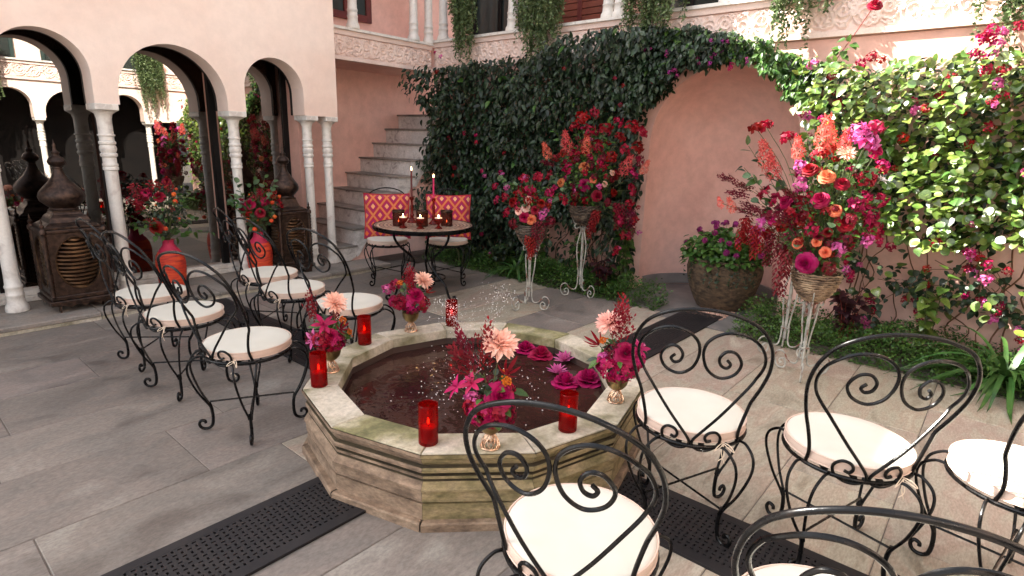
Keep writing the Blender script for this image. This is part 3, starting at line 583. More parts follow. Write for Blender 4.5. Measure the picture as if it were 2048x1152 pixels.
def swirl_height(L, Hh, res, seed, period):
    """height field of carved scrollwork, periodic along its length"""
    nx, nz = int(period / res), int(Hh / res)
    X, Z = np.meshgrid((np.arange(nx) + .5) * res, (np.arange(nz) + .5) * res, indexing='ij')
    rg = np.random.default_rng(seed); cur = []
    def spiral(cx, cz, r, a0, turns, sg):
        t = np.linspace(0, 1, 90); a = a0 + sg * t * turns * 2 * np.pi; q = r * (1 - .86 * t)
        cur.append(np.stack([cx + q * np.cos(a), cz + q * np.sin(a)], 1))
    k = 4; w = period / k
    for i in range(k):
        upq = i % 2
        spiral((i + .5) * w, Hh * (.60 if upq else .40), Hh * .36, math.pi * (1.5 if upq else .5), 1.9, 1 if upq else -1)
        spiral((i + .05) * w, Hh * (.22 if not upq else .78), Hh * .17, rg.random() * 6, 1.5, -1 if upq else 1)
        spiral((i + .98) * w, Hh * (.52), Hh * .13, rg.random() * 6, 1.4, 1)
        spiral((i + .35) * w, Hh * (.86 if not upq else .14), Hh * .12, rg.random() * 6, 1.4, 1)
        t = np.linspace(0, 1, 60)
        cur.append(np.stack([(i + t) * w, Hh * (.5 + .40 * np.sin(2 * np.pi * (t * .5 + i * .5)))], 1))
        cur.append(np.stack([(i + t) * w, Hh * (.5 - .43 * np.sin(2 * np.pi * (t * .5 + i * .5 + .12)))], 1))
    D = np.full(X.shape, 9.0)
    for c in cur:
        for sh in (-period, 0, period):
            cc = c + [sh, 0]
            if cc[:, 0].max() < -.1 or cc[:, 0].min() > period + .1: continue
            for i0 in range(0, len(cc), 30):
                d = np.sqrt((X[..., None] - cc[i0:i0 + 30, 0]) ** 2 + (Z[..., None] - cc[i0:i0 + 30, 1]) ** 2).min(-1)
                D = np.minimum(D, d)
    wd = .0085
    return np.clip(1.25 - D / wd, 0, 1) ** .6, nx, nz
def frieze(parent, x0, x1, zb, zt, mp, seed, period=.5):
    """carved band with plain mouldings over and under it and a marble ledge on top"""
    for nm, a, b_, pr, mt in (('lower_moulding', zb, zb + .045, .035, 'trim_plaster'), ('upper_moulding', zt - .085, zt - .03, .03, 'trim_plaster'), ('marble_ledge', zt - .03, zt, .06, 'white_marble')):
        q = MB(); vs = [mp(x, y, z) for z in (a, b_) for y in (-pr, .0) for x in (x0, x1)]
        q.add(vs, [(0, 2, 3, 1), (4, 5, 7, 6), (0, 1, 5, 4), (2, 6, 7, 3), (0, 4, 6, 2), (1, 3, 7, 5)]); q.build(nm, mt, parent)
    res = .0085; h0, h1 = zb + .047, zt - .087
    Hf, nx, nz = swirl_height(x1 - x0, h1 - h0, res, seed, period)
    n = int((x1 - x0) / res)
    xs = x0 + np.arange(n) * res; zs = h0 + (np.arange(nz) + .5) * (h1 - h0) / nz
    hh = Hf[np.arange(n) % nx] * .02
    V = [mp(xs[i], -.004 - hh[i, j], zs[j]) for i in range(n) for j in range(nz)]
    F = [(i * nz + j, (i + 1) * nz + j, (i + 1) * nz + j + 1, i * nz + j + 1) for i in range(n - 1) for j in range(nz - 1)]
    q = MB(); q.add(V, F, 0, False); q.sm = [True] * len(q.f)
    me = q.mesh('carved_panel', 'trim_plaster'); return link('carved_panel', me, parent)

def column_mesh(z0, z1, r, top=True):
    """shaft with turned rings; the capital and abacus are meshes of their own"""
    k = r / .045
    H_ = z1 - z0
    p = [(r * 1.55, 0), (r * 1.6, .015), (r * 1.5, .045), (r * 1.22, .07), (r * 1.18, .125), (r * 1.26, .13), (r * 1.26, .142), (r * 1.14, .15), (r * 1.14, .19), (r * 1.22, .195), (r * 1.22, .212), (r * 1.1, .22), (r * 1.04, .3)]
    t = H_
    p += [(r, t - .40), (r * 1.18, t - .395), (r * 1.18, t - .375), (r * 1.1, t - .37), (r * 1.18, t - .36), (r * 1.18, t - .345), (r * 1.05, t - .335), (r * 1.05, t - .29), (r * 1.28, t - .28), (r * 1.3, t - .262), (r * 1.08, t - .25), (r * 1.22, t - .235), (r * 1.3, t - .215), (r * 1.22, t - .196), (r * 1.08, t - .186), (r * 1.3, t - .175), (r * 1.3, t - .16), (r * 1.1, t - .15), (r * 1.12, t - .115), (r * 1.32, t - .108), (r * 1.32, t - .1), (r * 1.12, t - .095)]
    if top: p += [(r * 1.1, t)]
    else: p = p[:14] + [(r, t)]
    m_ = MB(); m_.lathe(p, 28, (0, 0, z0)); return m_
def column(parent, x, y, z0, z1, r, aw, off):
    me = column_mesh(z0, z1 - .15, r).mesh('column', 'white_marble')
    c = link('column', me, parent, (x - off[0], y - off[1], 0))
    q = MB(); t = z1
    for k in range(6):
        pass
    rings = [(r * 1.1, t - .152, 1), (r * 1.12, t - .12, 1), (r * 1.3, t - .08, .7), (aw * .56, t - .052, .35), (aw * .52, t - .05, .3)]
    vs = []; n = 24; fs = []
    for (rad, z, rnd) in rings:
        for i in range(n):
            a = 2 * math.pi * i / n
            cx, sy = math.cos(a), math.sin(a); mxx = max(abs(cx), abs(sy))
            f = rnd + (1 - rnd) / mxx
            vs.append((rad * cx * f, rad * sy * f, z))
    for i in range(len(rings) - 1):
        for k in range(n): fs.append((i * n + k, i * n + (k + 1) % n, (i + 1) * n + (k + 1) % n, (i + 1) * n + k))
    q.add(vs, fs, 0, True); q.build('capital', 'white_marble', c)
    q = MB(); q.box(-aw / 2, aw / 2, -.125, .125, t - .05, t, bev=.004); q.build('abacus', 'white_marble', c)
    return c
def plain_column(parent, x, y, z0, z1, r, off):
    me = column_mesh(z0, z1, r, top=False).mesh('column', 'white_marble')
    return link('column', me, parent, (x - off[0], y - off[1], 0))

# ---- arcade with glazed doors (north-west side)
AO = (0.1, 4.0, 0.0)
arc = thing('arcade_building', 'pale pink building with three round arches on white marble columns over dark glass', 'building', AO)
VF = 3.87
mpA = lambda x, y, z: (x, VF + y, z)
w = MB()
opsA = [(-2.62, .33, 1.92), (-.84, .31, 1.945), (.10, .45, 1.805), (1.035, .312, 1.945)]
arch_wall(w, -4.2, 1.745, 1.72, 6.18, opsA, .24, mpA)
w.build('facade_wall', 'pink_plaster_lit', arc, AO)
w = MB(); arch_wall(w, -3.1, 1.39, 1.722, 2.498, opsA, .045, lambda x, y, z: (x, 4.112 + y, z)); w.build('door_lining', 'dark_frame', arc, AO)
w = MB(); w.box(-4.2, 1.745, 4.165, 8.0, 2.5, 6.18); w.build('upper_storey', 'pink_plaster_lit', arc, AO)
w = MB(); w.box(-4.2, -3.1, 3.87, 4.11, .062, 1.719); w.build('end_pier', 'pink_plaster_lit', arc, AO)
w = MB(); w.box(1.40, 1.46, 4.115, 4.66, .062, 2.499); w.box(1.40, 1.46, 4.72, 8, .062, 2.499); w.build('cross_wall', 'pink_plaster', arc, AO)
w = MB(); w.box(1.395, 1.465, 4.661, 4.719, .063, 2.498); w.build('door_jamb', 'dark_frame', arc, AO)
for x in (-2.27, -1.51, -1.235, -.45, .635, 1.43, 1.672):
    column(arc, x, 3.99, .062, 1.72, .045 if x > 0 else .05, .145 if x in (1.43, 1.672, -1.51, -1.235) else .172, AO)
# glazing
GV = 4.34
for (a, b_) in ((-3.05, -2.06), (-2.0, -1.28), (-1.22, -.42), (-.36, .56), (.62, 1.39)):
    q = MB(); q.box(a + .03, b_ - .03, GV, GV + .008, .17, 2.42); gp = q.build('glass_pane', 'door_glass', arc, AO)
q = MB()
for x in (-3.05, -2.03, -1.25, -.39, .59, 1.37):
    q.box(x - .03, x + .03, GV - .02, GV + .04, .15, 2.45)
q.box(-3.1, 1.398, GV - .02, GV + .04, 2.42, 2.5)
q.build('door_frame', 'dark_frame', arc, AO)
q = MB(); q.box(-3.1, 1.398, 4.24, 4.6, .0625, .105, bev=.006); q.box(-3.1, 1.398, 4.29, 4.6, .106, .15, bev=.006); q.build('door_sill', 'white_marble', arc, AO)
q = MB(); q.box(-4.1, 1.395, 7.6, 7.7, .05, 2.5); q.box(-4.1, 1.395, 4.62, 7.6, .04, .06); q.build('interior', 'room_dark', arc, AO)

# ---- bridge gallery over the stairs
GO = (2.6, 4.25, 0.0)
gal = thing('gallery_bridge', 'pink gallery with carved frieze and slim white columns bridging over the stairs', 'gallery', GO)
mpG = lambda x, y, z: (x - GO[0], 4.25 + y - GO[1], z)
frieze(gal, 1.75, 3.46, 2.385, 2.745, mpG, 3)
q = MB(); q.box(1.75, 3.52, 4.252, 5.048, 2.386, 2.70); q.build('gallery_floor', 'pink_plaster', gal, GO)
q = MB(); q.box(1.462, 5.2, 5.05, 5.25, .0, 2.70); q.build('stair_back_wall', 'pink_plaster', gal, GO)
q = MB(); q.box(1.75, 5.2, 5.15, 5.35, 2.705, 4.6); q.build('gallery_back_wall', 'pink_plaster', gal, GO)
q = MB(); q.box(1.747, 5.6, 4.3, 8, 4.6, 6.6); q.build('shade_block', 'pink_plaster_lit', gal, GO)  # unseen block added over the gallery to extend the building's shadow
q = MB(); q.box(3.52, 3.75, 3.95, 5.05, 2.386, 2.70); q.build('landing', 'pink_plaster', gal, GO)
for x, y in ((2.25, 4.25), (3.17, 4.25), (3.44, 4.27)): plain_column(gal, x, y, 2.746, 4.6, .05, GO)
wn_ = MB()
wx0, wx1, wz0, wz1, t = 2.36, 3.15, 3.03, 4.2, .085
for bx in ((wx0, wx0 + t, wz0, wz1), (wx1 - t, wx1, wz0, wz1), (wx0 + t, wx1 - t, wz0, wz0 + t), (wx0 + t, wx1 - t, wz1 - t, wz1), (2.72, 2.79, wz0 + t, wz1 - t)):
    wn_.box(bx[0], bx[1], 5.10, 5.148, bx[2], bx[3], bev=.004)
wf = wn_.build('window', 'red_frame', gal, GO)
for a, b_ in ((wx0 + t, 2.72), (2.79, wx1 - t)):
    q = MB(); q.box(a, b_, 5.13, 5.14, wz0 + t, wz1 - t); q.build('pane', 'window_glass', wf, GO)

# ---- staircase
SO = (2.4, 4.4, 0.0)
st = thing('staircase', 'grey marble staircase with scalloped side rising behind the ivy wall', 'stairs', SO)
V0, V1 = 3.94, 5.046
for k in range(9):
    u0 = 1.70 + .228 * k; zt = .25 + .2 * k; z0 = .063 if k == 0 else zt - .2
    q = MB(); q.box(u0, u0 + .30, V0 + .55, V1, z0 + .001, zt - .024, bev=.001); q.box(u0, u0 + .30, V0, V0 + .546, z0 + .001, zt - .024, bev=.001)
    sp_ = q.build('step', 'step_marble', st, SO)
    q = MB(); q.box(u0 - .028, u0 + .262, V0 - .045, V1, zt - .023, zt, bev=.004); q.build('tread', 'threshold_stone', sp_, SO)  # darker stone than the steps: the nosing's shadow line put into its colour
    # marble stringer piece with a scalloped lower edge
    lo = []
    zl = zt - .2 - .155
    for t in np.linspace(0, 1, 15):
        lo.append((u0 + .228 * t, zl + .2 * (t - .13 * math.sin(2 * math.pi * t)) + (.028 if .0 < t < .09 else 0)))
    poly = [(p[0], max(.07, p[1])) for p in lo] + [(u0 + .228, zt - .0235), (u0 + .0005, zt - .0235)]
    n_ = len(poly); q = MB()
    q.add([(x, V0 - .03, z) for x, z in poly] + [(x, V0 - .001, z) for x, z in poly], [tuple(range(n_)), tuple(range(n_, 2 * n_))[::-1]] + [(i, (i + 1) % n_, n_ + (i + 1) % n_, n_ + i) for i in range(n_)])
    q.build('stringer', 'step_marble', sp_, SO)
q = MB()
poly = [(1.62, .062), (4.0, .062), (4.0, 1.95), (1.70 + .228 * 8, 1.5)] + [(1.70 + .228 * k, .25 + .2 * k - .25) for k in range(8, 0, -1)] + [(1.66, .064)]
n_ = len(poly)
q.add([(x, V0 - .008, z) for x, z in poly] + [(x, V0 + .1, z) for x, z in poly], [tuple(range(n_)), tuple(range(n_, 2 * n_))[::-1]] + [(i, (i + 1) % n_, n_ + (i + 1) % n_, n_ + i) for i in range(n_)])
q.build('side_wall', 'pink_plaster', st, SO)

# ---- garden wall with niche and the gallery above (north-east side)
NO = (3.5, 0.0, 0.0)
ne = thing('garden_building', 'pink building with a round-arched niche, carved frieze and columned gallery above', 'building', NO)
UF = 3.5
mpN = lambda x, y, z: (UF + y, x, z)
w = MB(); arch_wall(w, -4.1, 4.19, -.05, 2.40, [(.22, .72, 1.53)], .06, mpN); w.build('wall', 'pink_plaster', ne, NO)
w = MB(); w.box(3.562, 3.75, .96, 4.188, -.05, 2.40); w.box(3.562, 3.75, -4.1, -.52, -.05, 2.40); w.build('wall_core', 'pink_plaster', ne, NO)
nm_ = MB(); vs = []; fs = []
A = np.linspace(-math.pi / 2, math.pi / 2, 33); Zs = list(np.linspace(-.05, 1.53, 6))
for z in Zs:
    for a in A: vs.append((3.56 + .72 * math.cos(a), .22 + .72 * math.sin(a), z))
for e in np.linspace(0, math.pi / 2, 13)[1:]:
    for a in A: vs.append((3.56 + .72 * math.cos(a) * math.cos(e) , .22 + .72 * math.sin(a) * math.cos(e), 1.53 + .72 * math.sin(e)))
nA = len(A)
for i in range(len(vs) // nA - 1):
    for k in range(nA - 1): fs.append((i * nA + k, i * nA + k + 1, (i + 1) * nA + k + 1, (i + 1) * nA + k))
nm_.add(vs, fs, 0, True); nm_.build('niche', 'pink_plaster', ne, NO)
sk = MB(); vs = []; fs = []
for a in A:
    for r_, z in ((.715, .005), (.70, .005), (.70, .115), (.715, .12)): vs.append((3.56 + r_ * math.cos(a), .22 + r_ * math.sin(a), z))
for i in range(nA - 1):
    for k in range(3): fs.append((i * 4 + k, i * 4 + k + 1, i * 4 + k + 5, i * 4 + k + 4))
sk.add(vs, fs, 0, False); sk.build('skirting', 'skirting', ne, NO)
mpF = lambda x, y, z: (UF + y - NO[0], x - NO[1], z)
frieze(ne, -4.1, .9, 2.41, 2.78, mpF, 11, period=.64)
frieze(ne, .9, 4.22, 2.41, 2.78, mpF, 12, period=.52)
w = MB(); w.box(3.505, 5.2, -4.1, 4.2, 2.405, 2.72); w.build('gallery_floor', 'pink_plaster', ne, NO)
w = MB(); w.box(4.0, 4.2, -4.1, 4.2, 2.72, 4.8); w.build('gallery_wall', 'pink_plaster', ne, NO)
w = MB(); w.box(3.46, 5.2, -4.1, 3.89, 4.8, 5.0); w.build('gallery_roof', 'pink_plaster_lit', ne, NO)
for v in (4.09, 2.885, 1.56, 1.42, .30, .16, -1.05, -1.19, -2.4): plain_column(ne, 3.54, v, 2.781, 4.8, .052, NO)
for v0, v1, kd in ((2.98, 3.95, 'dark'), (1.68, 2.75, 'shutter'), (.4, 1.3, 'dark'), (-.95, .05, 'shutter'), (-2.3, -1.3, 'dark')):
    f_ = MB()
    for a, b_, c, d in ((v0, v0 + .06, 2.74, 4.5), (v1 - .06, v1, 2.74, 4.5), (v0, v1, 4.5, 4.56), ((v0 + v1) / 2 - .03, (v0 + v1) / 2 + .03, 2.74, 4.5)):
        f_.box(3.94, 3.998, a, b_, c, d, bev=.004)
    fo = f_.build('window', 'dark_frame' if kd == 'dark' else 'red_frame', ne, NO)
    for a, b_ in ((v0 + .06, (v0 + v1) / 2 - .03), ((v0 + v1) / 2 + .03, v1 - .06)):
        if kd == 'dark':
            q = MB(); q.box(3.97, 3.98, a, b_, 2.74, 4.5); q.build('pane', 'window_glass', fo, NO)
        else:
            q = MB()
            for i in range(24): q.box(3.955, 3.985, a, b_, 2.745 + i * .072, 2.745 + i * .072 + .062)
            q.build('shutter', 'shutter', fo, NO)

# ---- opposite arcade (south-east side), mirrored in the glass doors
PO = (0.0, -3.9, 0.0)
se = thing('opposite_arcade', 'sunlit pink arcade with carved frieze facing the glass doors across the courtyard', 'building', PO)
mpS = lambda x, y, z: (x, -3.95 - y, z)
opsS = [(x, h, 1.945 if h < .4 else 1.805) for x, h in ((-2.79, .31), (-1.84, .45), (-.89, .31), (.39, .31), (1.34, .45), (2.29, .31))]
w = MB(); arch_wall(w, -4.2, 3.5, 1.72, 2.40, opsS, .24, mpS); w.build('facade_wall', 'pink_plaster_lit', se, PO)
for x in (-3.2, -2.39, -1.29, -.48, -.02, .79, 1.89, 2.7): column(se, x, -4.07, 0, 1.72, .05, .17, PO)
mpS2 = lambda x, y, z: (x - PO[0], -3.95 - y - PO[1], z)
frieze(se, -4.2, 3.5, 2.41, 2.78, mpS2, 5, period=.9)
w = MB(); w.box(-4.2, 3.5, -5.6, -3.955, 2.405, 2.75); w.build('ceiling', 'pink_plaster', se, PO)
w = MB(); w.box(-4.2, 3.5, -4.72, -4.7, -.05, 2.404); w.build('glazing', 'dark_frame', se, PO)
w = MB(); w.box(-4.2, 3.5, -5.0, -4.2, 2.755, 4.3); w.build('upper_wall', 'pink_plaster_lit', se, PO)
w = MB(); w.box(-4.2, 3.5, -5.5, -4.0, -.05, .03); w.build('walk', 'threshold_stone', se, PO)
for v0 in (-3.0, -1.7, -.3, 1.0, 2.2):
    f_ = MB()
    for a, b_, c, d in ((v0, v0 + .06, 2.8, 4.0), (v0 + .84, v0 + .9, 2.8, 4.0), (v0, v0 + .9, 4.0, 4.06), (v0 + .42, v0 + .48, 2.8, 4.0)): f_.box(a, b_, -4.198, -4.15, c, d)
    fo = f_.build('window', 'green_frame', se, PO)
    for a in (.06, .48):
        q = MB(); q.box(v0 + a, v0 + a + .36, -4.19, -4.18, 2.8, 4.0); q.build('pane', 'window_glass', fo, PO)
for x in (-2.9, -1.3, .1, 1.6, 2.9): plain_column(se, x, -4.02, 2.781, 4.2, .05, PO)

# ---- drain grates radiating from the pool
def grate(name, label, ang, r0, r1, hw):
    th = thing(name, label, 'drain grate', (0, 0, 0), ang, 'perforated dark drain grates radiating from the pool')
    q = MB(); q.box(r0, r1, -hw, hw, .001, .003); q.build('black_sheet', 'grate_black', th)  # flat black sheet under the grille, the holes' depth shade painted as colour
    px, py = .025, .025
    nx, ny = int((r1 - r0 - .05) / px), int((2 * hw - .06) / py)
    x0 = (r0 + r1) / 2 - nx * px / 2; y0 = -ny * py / 2
    vs = []; fs = []; zt, zb_ = .012, .0035
    for i in range(nx):
        for j in range(ny):
            cx, cy = x0 + (i + .5) * px, y0 + (j + .5) * py
            A_, B_ = px / 2, py / 2
            if (i + j) % 2: a, b_ = .0074, .0038
            else: a, b_ = .0038, .0074
            o = len(vs)
            vs += [(cx + sx * A_, cy + sy * B_, zt) for sx, sy in ((-1, -1), (1, -1), (1, 1), (-1, 1))]
            vs += [(cx + sx * a, cy + sy * b_, zt) for sx, sy in ((-1, -1), (1, -1), (1, 1), (-1, 1))]
            vs += [(cx + sx * a, cy + sy * b_, zb_) for sx, sy in ((-1, -1), (1, -1), (1, 1), (-1, 1))]
            for k in range(4):
                k2 = (k + 1) % 4
                fs.append((o + k, o + k2, o + 4 + k2, o + 4 + k)); fs.append((o + 4 + k, o + 4 + k2, o + 8 + k2, o + 8 + k))
    q = MB(); q.add(vs, fs); q.build('grille', 'grate', th)
    q = MB(); X0, X1, Y0, Y1 = x0, x0 + nx * px, y0, y0 + ny * py
    for bx in ((r0, X0 - .0001, -hw, hw), (X1 + .0001, r1, -hw, hw), (X0, X1, -hw, Y0 - .0001), (X0, X1, Y1 + .0001, hw)): q.box(bx[0], bx[1], bx[2], bx[3], .0008, .0125)
    q.build('rim', 'grate', th)
grate('drain_grate', 'dark perforated drain grate running from the pool foot to the bottom left corner', math.pi, .76, 3.6, .18)
grate('drain_grate', 'dark perforated drain grate leading from the pool towards the potted niche', 0, .76, 3.06, .18)
grate('drain_grate', 'dark perforated drain grate under the front row of chairs at lower right', -math.pi / 2, .76, 3.6, .18)
grate('drain_grate', 'dark drain grate between the two left chair rows and the arcade step', math.pi / 2, .76, 3.44, .18)
# ================================================================== POOL
FO = (0, 0, 0)
fo_ = thing('fountain_pool', 'raised twelve-sided stone pool with moulded mossy sides and dark water', 'fountain')
HR, RO, RI = .335, .856, .695
AV = [R(30 * k) for k in range(12)]
prof = [(RO, HR), (RO + .006, HR - .005), (RO + .006, HR - .02), (RO - .010, HR - .022), (RO - .010, HR - .026), (RO - .004, HR - .032), (RO - .010, HR - .046), (RO - .022, HR - .06), (RO - .028, HR - .062), (RO - .028, HR - .068),
        (RO - .010, HR - .07), (RO - .006, HR - .078), (RO - .008, HR - .09), (RO - .024, HR - .098), (RO - .036, HR - .1), (RO - .036, HR - .108), (RO - .018, HR - .11), (RO - .018, HR - .122), (RO - .034, HR - .124), (RO - .034, HR - .13), (RO - .02, HR - .134), (RO - .006, HR - .15),
        (RO + .004, HR - .158), (RO + .004, HR - .166), (RO - .004, HR - .17), (RO - .004, HR - .216), (RO - .026, HR - .218), (RO - .026, HR - .226), (RO - .008, HR - .228), (RO - .008, .036)]
for k in range(12):
    a0, a1 = AV[k], AV[(k + 1) % 12] if k < 11 else AV[0] + 2 * math.pi
    mossy = k in (7, 8, 9, 10, 11, 0)
    def ring_pts(r, z, e=.0006):
        p0 = Vector((r * math.cos(a0), r * math.sin(a0), z)); p1 = Vector((r * math.cos(a1), r * math.sin(a1), z)); d = (p1 - p0).normalized()
        return p0 + d * e, p1 - d * e
    # coping stone
    q = MB(); t = .002
    (o0, o1), (i0, i1) = ring_pts(RO, HR, t), ring_pts(RI, HR, t)
    dz = Vector((0, 0, -.055)); b_ = .004
    c = (o0 + o1 + i0 + i1) / 4
    def ins(p): return p + (c - p).normalized() * b_
    dzz = Vector((0, 0, -b_))
    top = [ins(x) for x in (o0, o1, i1, i0)]; mid = [x + dzz for x in (o0, o1, i1, i0)]
    bot = [o0 + Vector((0, 0, -.006)), o1 + Vector((0, 0, -.006)), i1 + dz, i0 + dz]
    q.add(top + mid + bot, [(0, 1, 2, 3)] + [(4 + j, 4 + (j + 1) % 4, (j + 1) % 4, j) for j in range(4)] + [(8 + j, 8 + (j + 1) % 4, 4 + (j + 1) % 4, 4 + j) for j in range(4)])
    q.build('coping_stone', 'coping_moss' if k in (0, 6) else 'coping', fo_)
    # moulded side
    q = MB(); vs = []
    for (r, z) in prof[1:]:
        p0, p1 = ring_pts(r, z); vs += [p0, p1]
    q.add(vs, [(2 * i, 2 * i + 1, 2 * i + 3, 2 * i + 2) for i in range(len(prof) - 2)])
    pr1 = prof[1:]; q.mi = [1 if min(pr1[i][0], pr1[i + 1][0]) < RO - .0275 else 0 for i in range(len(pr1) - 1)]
    q.build('side_panel', ['fountain_mossy' if mossy else 'fountain_dry', 'groove_dark'], fo_)
    q = MB(); p0, p1 = ring_pts(RO + .022, 0, .003); p2, p3 = ring_pts(RO - .02, 0, .003)
    Z = Vector((0, 0, 1))
    q.add([p0 - Z * .01, p1 - Z * .01, p0 + Z * .032, p1 + Z * .032, ring_pts(RO + .016, 0, .004)[0] + Z * .038, ring_pts(RO + .016, 0, .004)[1] + Z * .038, p2 + Z * .038, p3 + Z * .038], [(0, 1, 3, 2), (2, 3, 5, 4), (4, 5, 7, 6)])
    q.build('plinth_stone', 'fountain_dry', fo_)
    q = MB(); (a_, b2), (c_, d_) = ring_pts(RI + .005, HR - .05, 0), ring_pts(RI + .005, .0, 0)
    q.add([a_, b2, d_, c_], [(0, 1, 2, 3)]); q.build('basin_wall', 'basin', fo_)
q = MB(); q.prism([((RI + .004) * math.cos(a), (RI + .004) * math.sin(a)) for a in AV], .238, .24); q.build('water', 'water', fo_)
q = MB(); q.lathe([(.03, .2), (.03, .25), (.012, .255), (.012, .275), (.02, .28), (.02, .29), (.006, .292)], 14); q.build('nozzle', 'bronze', fo_)
# jets of drops
dr = MB(); bp_ = rand_unit(1)
icos = []
N = 1300; L = []; Sz = []
for i in range(N):
    j = random.random()
    if j < .82:
        vx, vy, top, w_ = random.choice(((-.13, .17, .47, .05), (-.06, .20, .43, .05), (-.17, .10, .40, .06), (.10, -.09, .55, .03), (.14, -.12, .50, .04)))
        t = random.random() ** .9
        z = .26 + top * (1 - (1 - t) ** 2) * random.uniform(.93, 1.02) if random.random() < .75 else .26 + top * (1 - ((random.random()) ** 2) * .8)
        sp2 = .003 + .8 * w_ * t ** 2.0
        L.append((vx * t + random.gauss(0, sp2), vy * t + random.gauss(0, sp2), z)); Sz.append(random.uniform(.0007, .0017) if random.random() < .85 else random.uniform(.0017, .003))
    else:
        a = random.random() * 6.28; r = abs(random.gauss(0, .3))
        if r > .6: r = .3
        L.append((r * math.cos(a), r * math.sin(a), random.choice((.2405, .2405, .241, .245)))); Sz.append(random.uniform(.0015, .004))
q = MB(); q.sphere((0, 0, 0), 1, 6, 4)
sp_o = scatter('water_spray', (q.v, q.f), np.tile(np.eye(3), (N, 1, 1)), np.array(L), np.array(Sz), 'droplet')
tag(kind(sp_o, 'stuff'), 'white water drops spraying up from the middle of the pool', 'water spray')

# ================================================================== IRON CHAIRS
def chair_meshes():
    Mh = {}
    ZR, RR = .412, .21; ZS = 1.043
    q = MB(); q.tube([(RR * math.cos(a), RR * math.sin(a), ZR) for a in np.linspace(0, 2 * math.pi, 41)[:-1]], .0066, 8, closed=True)
    q.tube([(RR * .93 * math.cos(a), RR * .93 * math.sin(a), ZR - .012) for a in np.linspace(0, 2 * math.pi, 33)[:-1]], .005, 6, closed=True)
    for y in (-.12, -.04, .04, .12):
        x = math.sqrt(RR * RR - y * y); q.box(-x, x, y - .011, y + .011, ZR + .006, ZR + .010)
    Mh['seat_ring'] = q.mesh('seat_ring', 'iron')
    q = MB(); n = 44
    pr = [(.0, .426), (.19, .424), (.203, .427), (.208, .434), (.208, .455), (.2045, .462), (.196, .4665), (.15, .470), (.08, .4715), (0.0005, .472)]
    q.lathe([(max(r, .0005), z) for r, z in pr], n)
    for i, f in enumerate(q.f):
        if i // n in (2, 3, 4): q.mi[i] = 1
    q.v = [(x * (1 + .006 * math.sin(5 * math.atan2(y, x))), y * (1 + .006 * math.sin(3 * math.atan2(y, x) + 1)), z + (.0015 * math.sin(9 * x * 6) * math.sin(7 * y * 6) if z > .46 else 0)) for x, y, z in q.v]
    Mh['cushion'] = q.mesh('cushion', ['cushion_top', 'cushion_side'])
    q = MB()
    for zz in (.4605, .4295): q.tube([(.2085 * math.cos(a), .2085 * math.sin(a), zz) for a in np.linspace(0, 2 * math.pi, 49)[:-1]], .0028, 6, closed=True)
    Mh['piping'] = q.mesh('piping', 'cushion_side')
    def bk(y, h):
        b = RR - math.sqrt(max(0, RR * RR - min(abs(y), .2) ** 2))
        return (-(RR - b * max(0, 1 - h / .56)) - .235 * h + .05 * h * h, y * .98, ZR + .004 + h * .97)
    half = [(.172, -.0), (.174, .06), (.194, .15), (.224, .25), (.238, .335), (.226, .42), (.18, .492), (.1, .532), (0, .545)]
    loop = half + [(-y, h) for y, h in half[-2::-1]]
    q = MB(); q.tube([bk(y, h) for y, h in spline(loop, 7)], .0064, 9); Mh['back_frame'] = q.mesh('back_frame', 'iron')
    sc = [(-.088, .366), (-.1, .350), (-.088, .336), (-.068, .346), (-.062, .374), (-.083, .399), (-.115, .393), (-.136, .352), (-.117, .310), (-.07, .295), (-.026, .324), (-.007, .378), (-.015, .425), (-.05, .458), (-.1, .47), (-.155, .455), (-.2, .41), (-.217, .35), (-.199, .285), (-.15, .215), (-.09, .132), (-.035, .062), (-.008, .022),
          (-.007, -.0), (-.028, -.018), (-.064, -.02), (-.098, .0), (-.106, .034), (-.088, .06), (-.062, .058), (-.05, .038), (-.058, .02), (-.074, .024)]
    for sgn in (1, -1):
        q = MB(); q.tube([bk(y * sgn, h) for y, h in spline(sc, 6)], .0055, 8); Mh['back_scroll', sgn] = q.mesh('back_scroll', 'iron')
    # legs: two rods from the ring meeting in one bar with a scrolled foot
    q = MB()
    for sgn in (1, -1):
        q.tube(spline([(.2, .052 * sgn, .412), (.236, .052 * sgn, .41), (.276, .048 * sgn, .375), (.282, .04 * sgn, .315), (.252, .024 * sgn, .22), (.212, .009 * sgn, .145), (.2, .006 * sgn, .12)], 6), .0054, 8)
    foot = spline([(.208, 0, .15), (.199, 0, .11), (.197, 0, .06), (.205, 0, .024), (.227, 0, .0105), (.252, 0, .016), (.263, 0, .038), (.253, 0, .056), (.236, 0, .052), (.233, 0, .04)], 6)
    q.tube(foot, [.0082] * 20 + [.0074] * (len(foot) - 20), 9)
    Mh['leg'] = q.mesh('leg', 'iron')
    q = MB(); q.tube([(-.203, 0, .142), (.203, 0, .142)], .0046, 7); Mh['stretcher'] = q.mesh('stretcher', 'iron')
    for sgn in (1, -1):
        q = MB(); b_ = Vector((-.175, .118 * sgn, .428))
        for pts in ([(0, 0, 0), (-.02, .03 * sgn, -.005), (-.035, .045 * sgn, -.022), (-.022, .02 * sgn, -.012), (-.012, 0, 0)], [(0, 0, 0), (-.024, -.02 * sgn, -.008), (-.036, -.035 * sgn, -.028), (-.02, -.012 * sgn, -.016), (-.012, 0, 0)],
                    [(-.01, 0, 0), (-.024, .004, -.04), (-.02, .012 * sgn, -.085)], [(-.01, 0, 0), (-.026, -.006, -.05), (-.03, -.014 * sgn, -.072)]):
            q.tube([b_ + Vector(p) * .85 for p in spline(pts, 5)], .0017, 5)
        Mh['cushion_tie', sgn] = q.mesh('cushion_tie', 'tie')
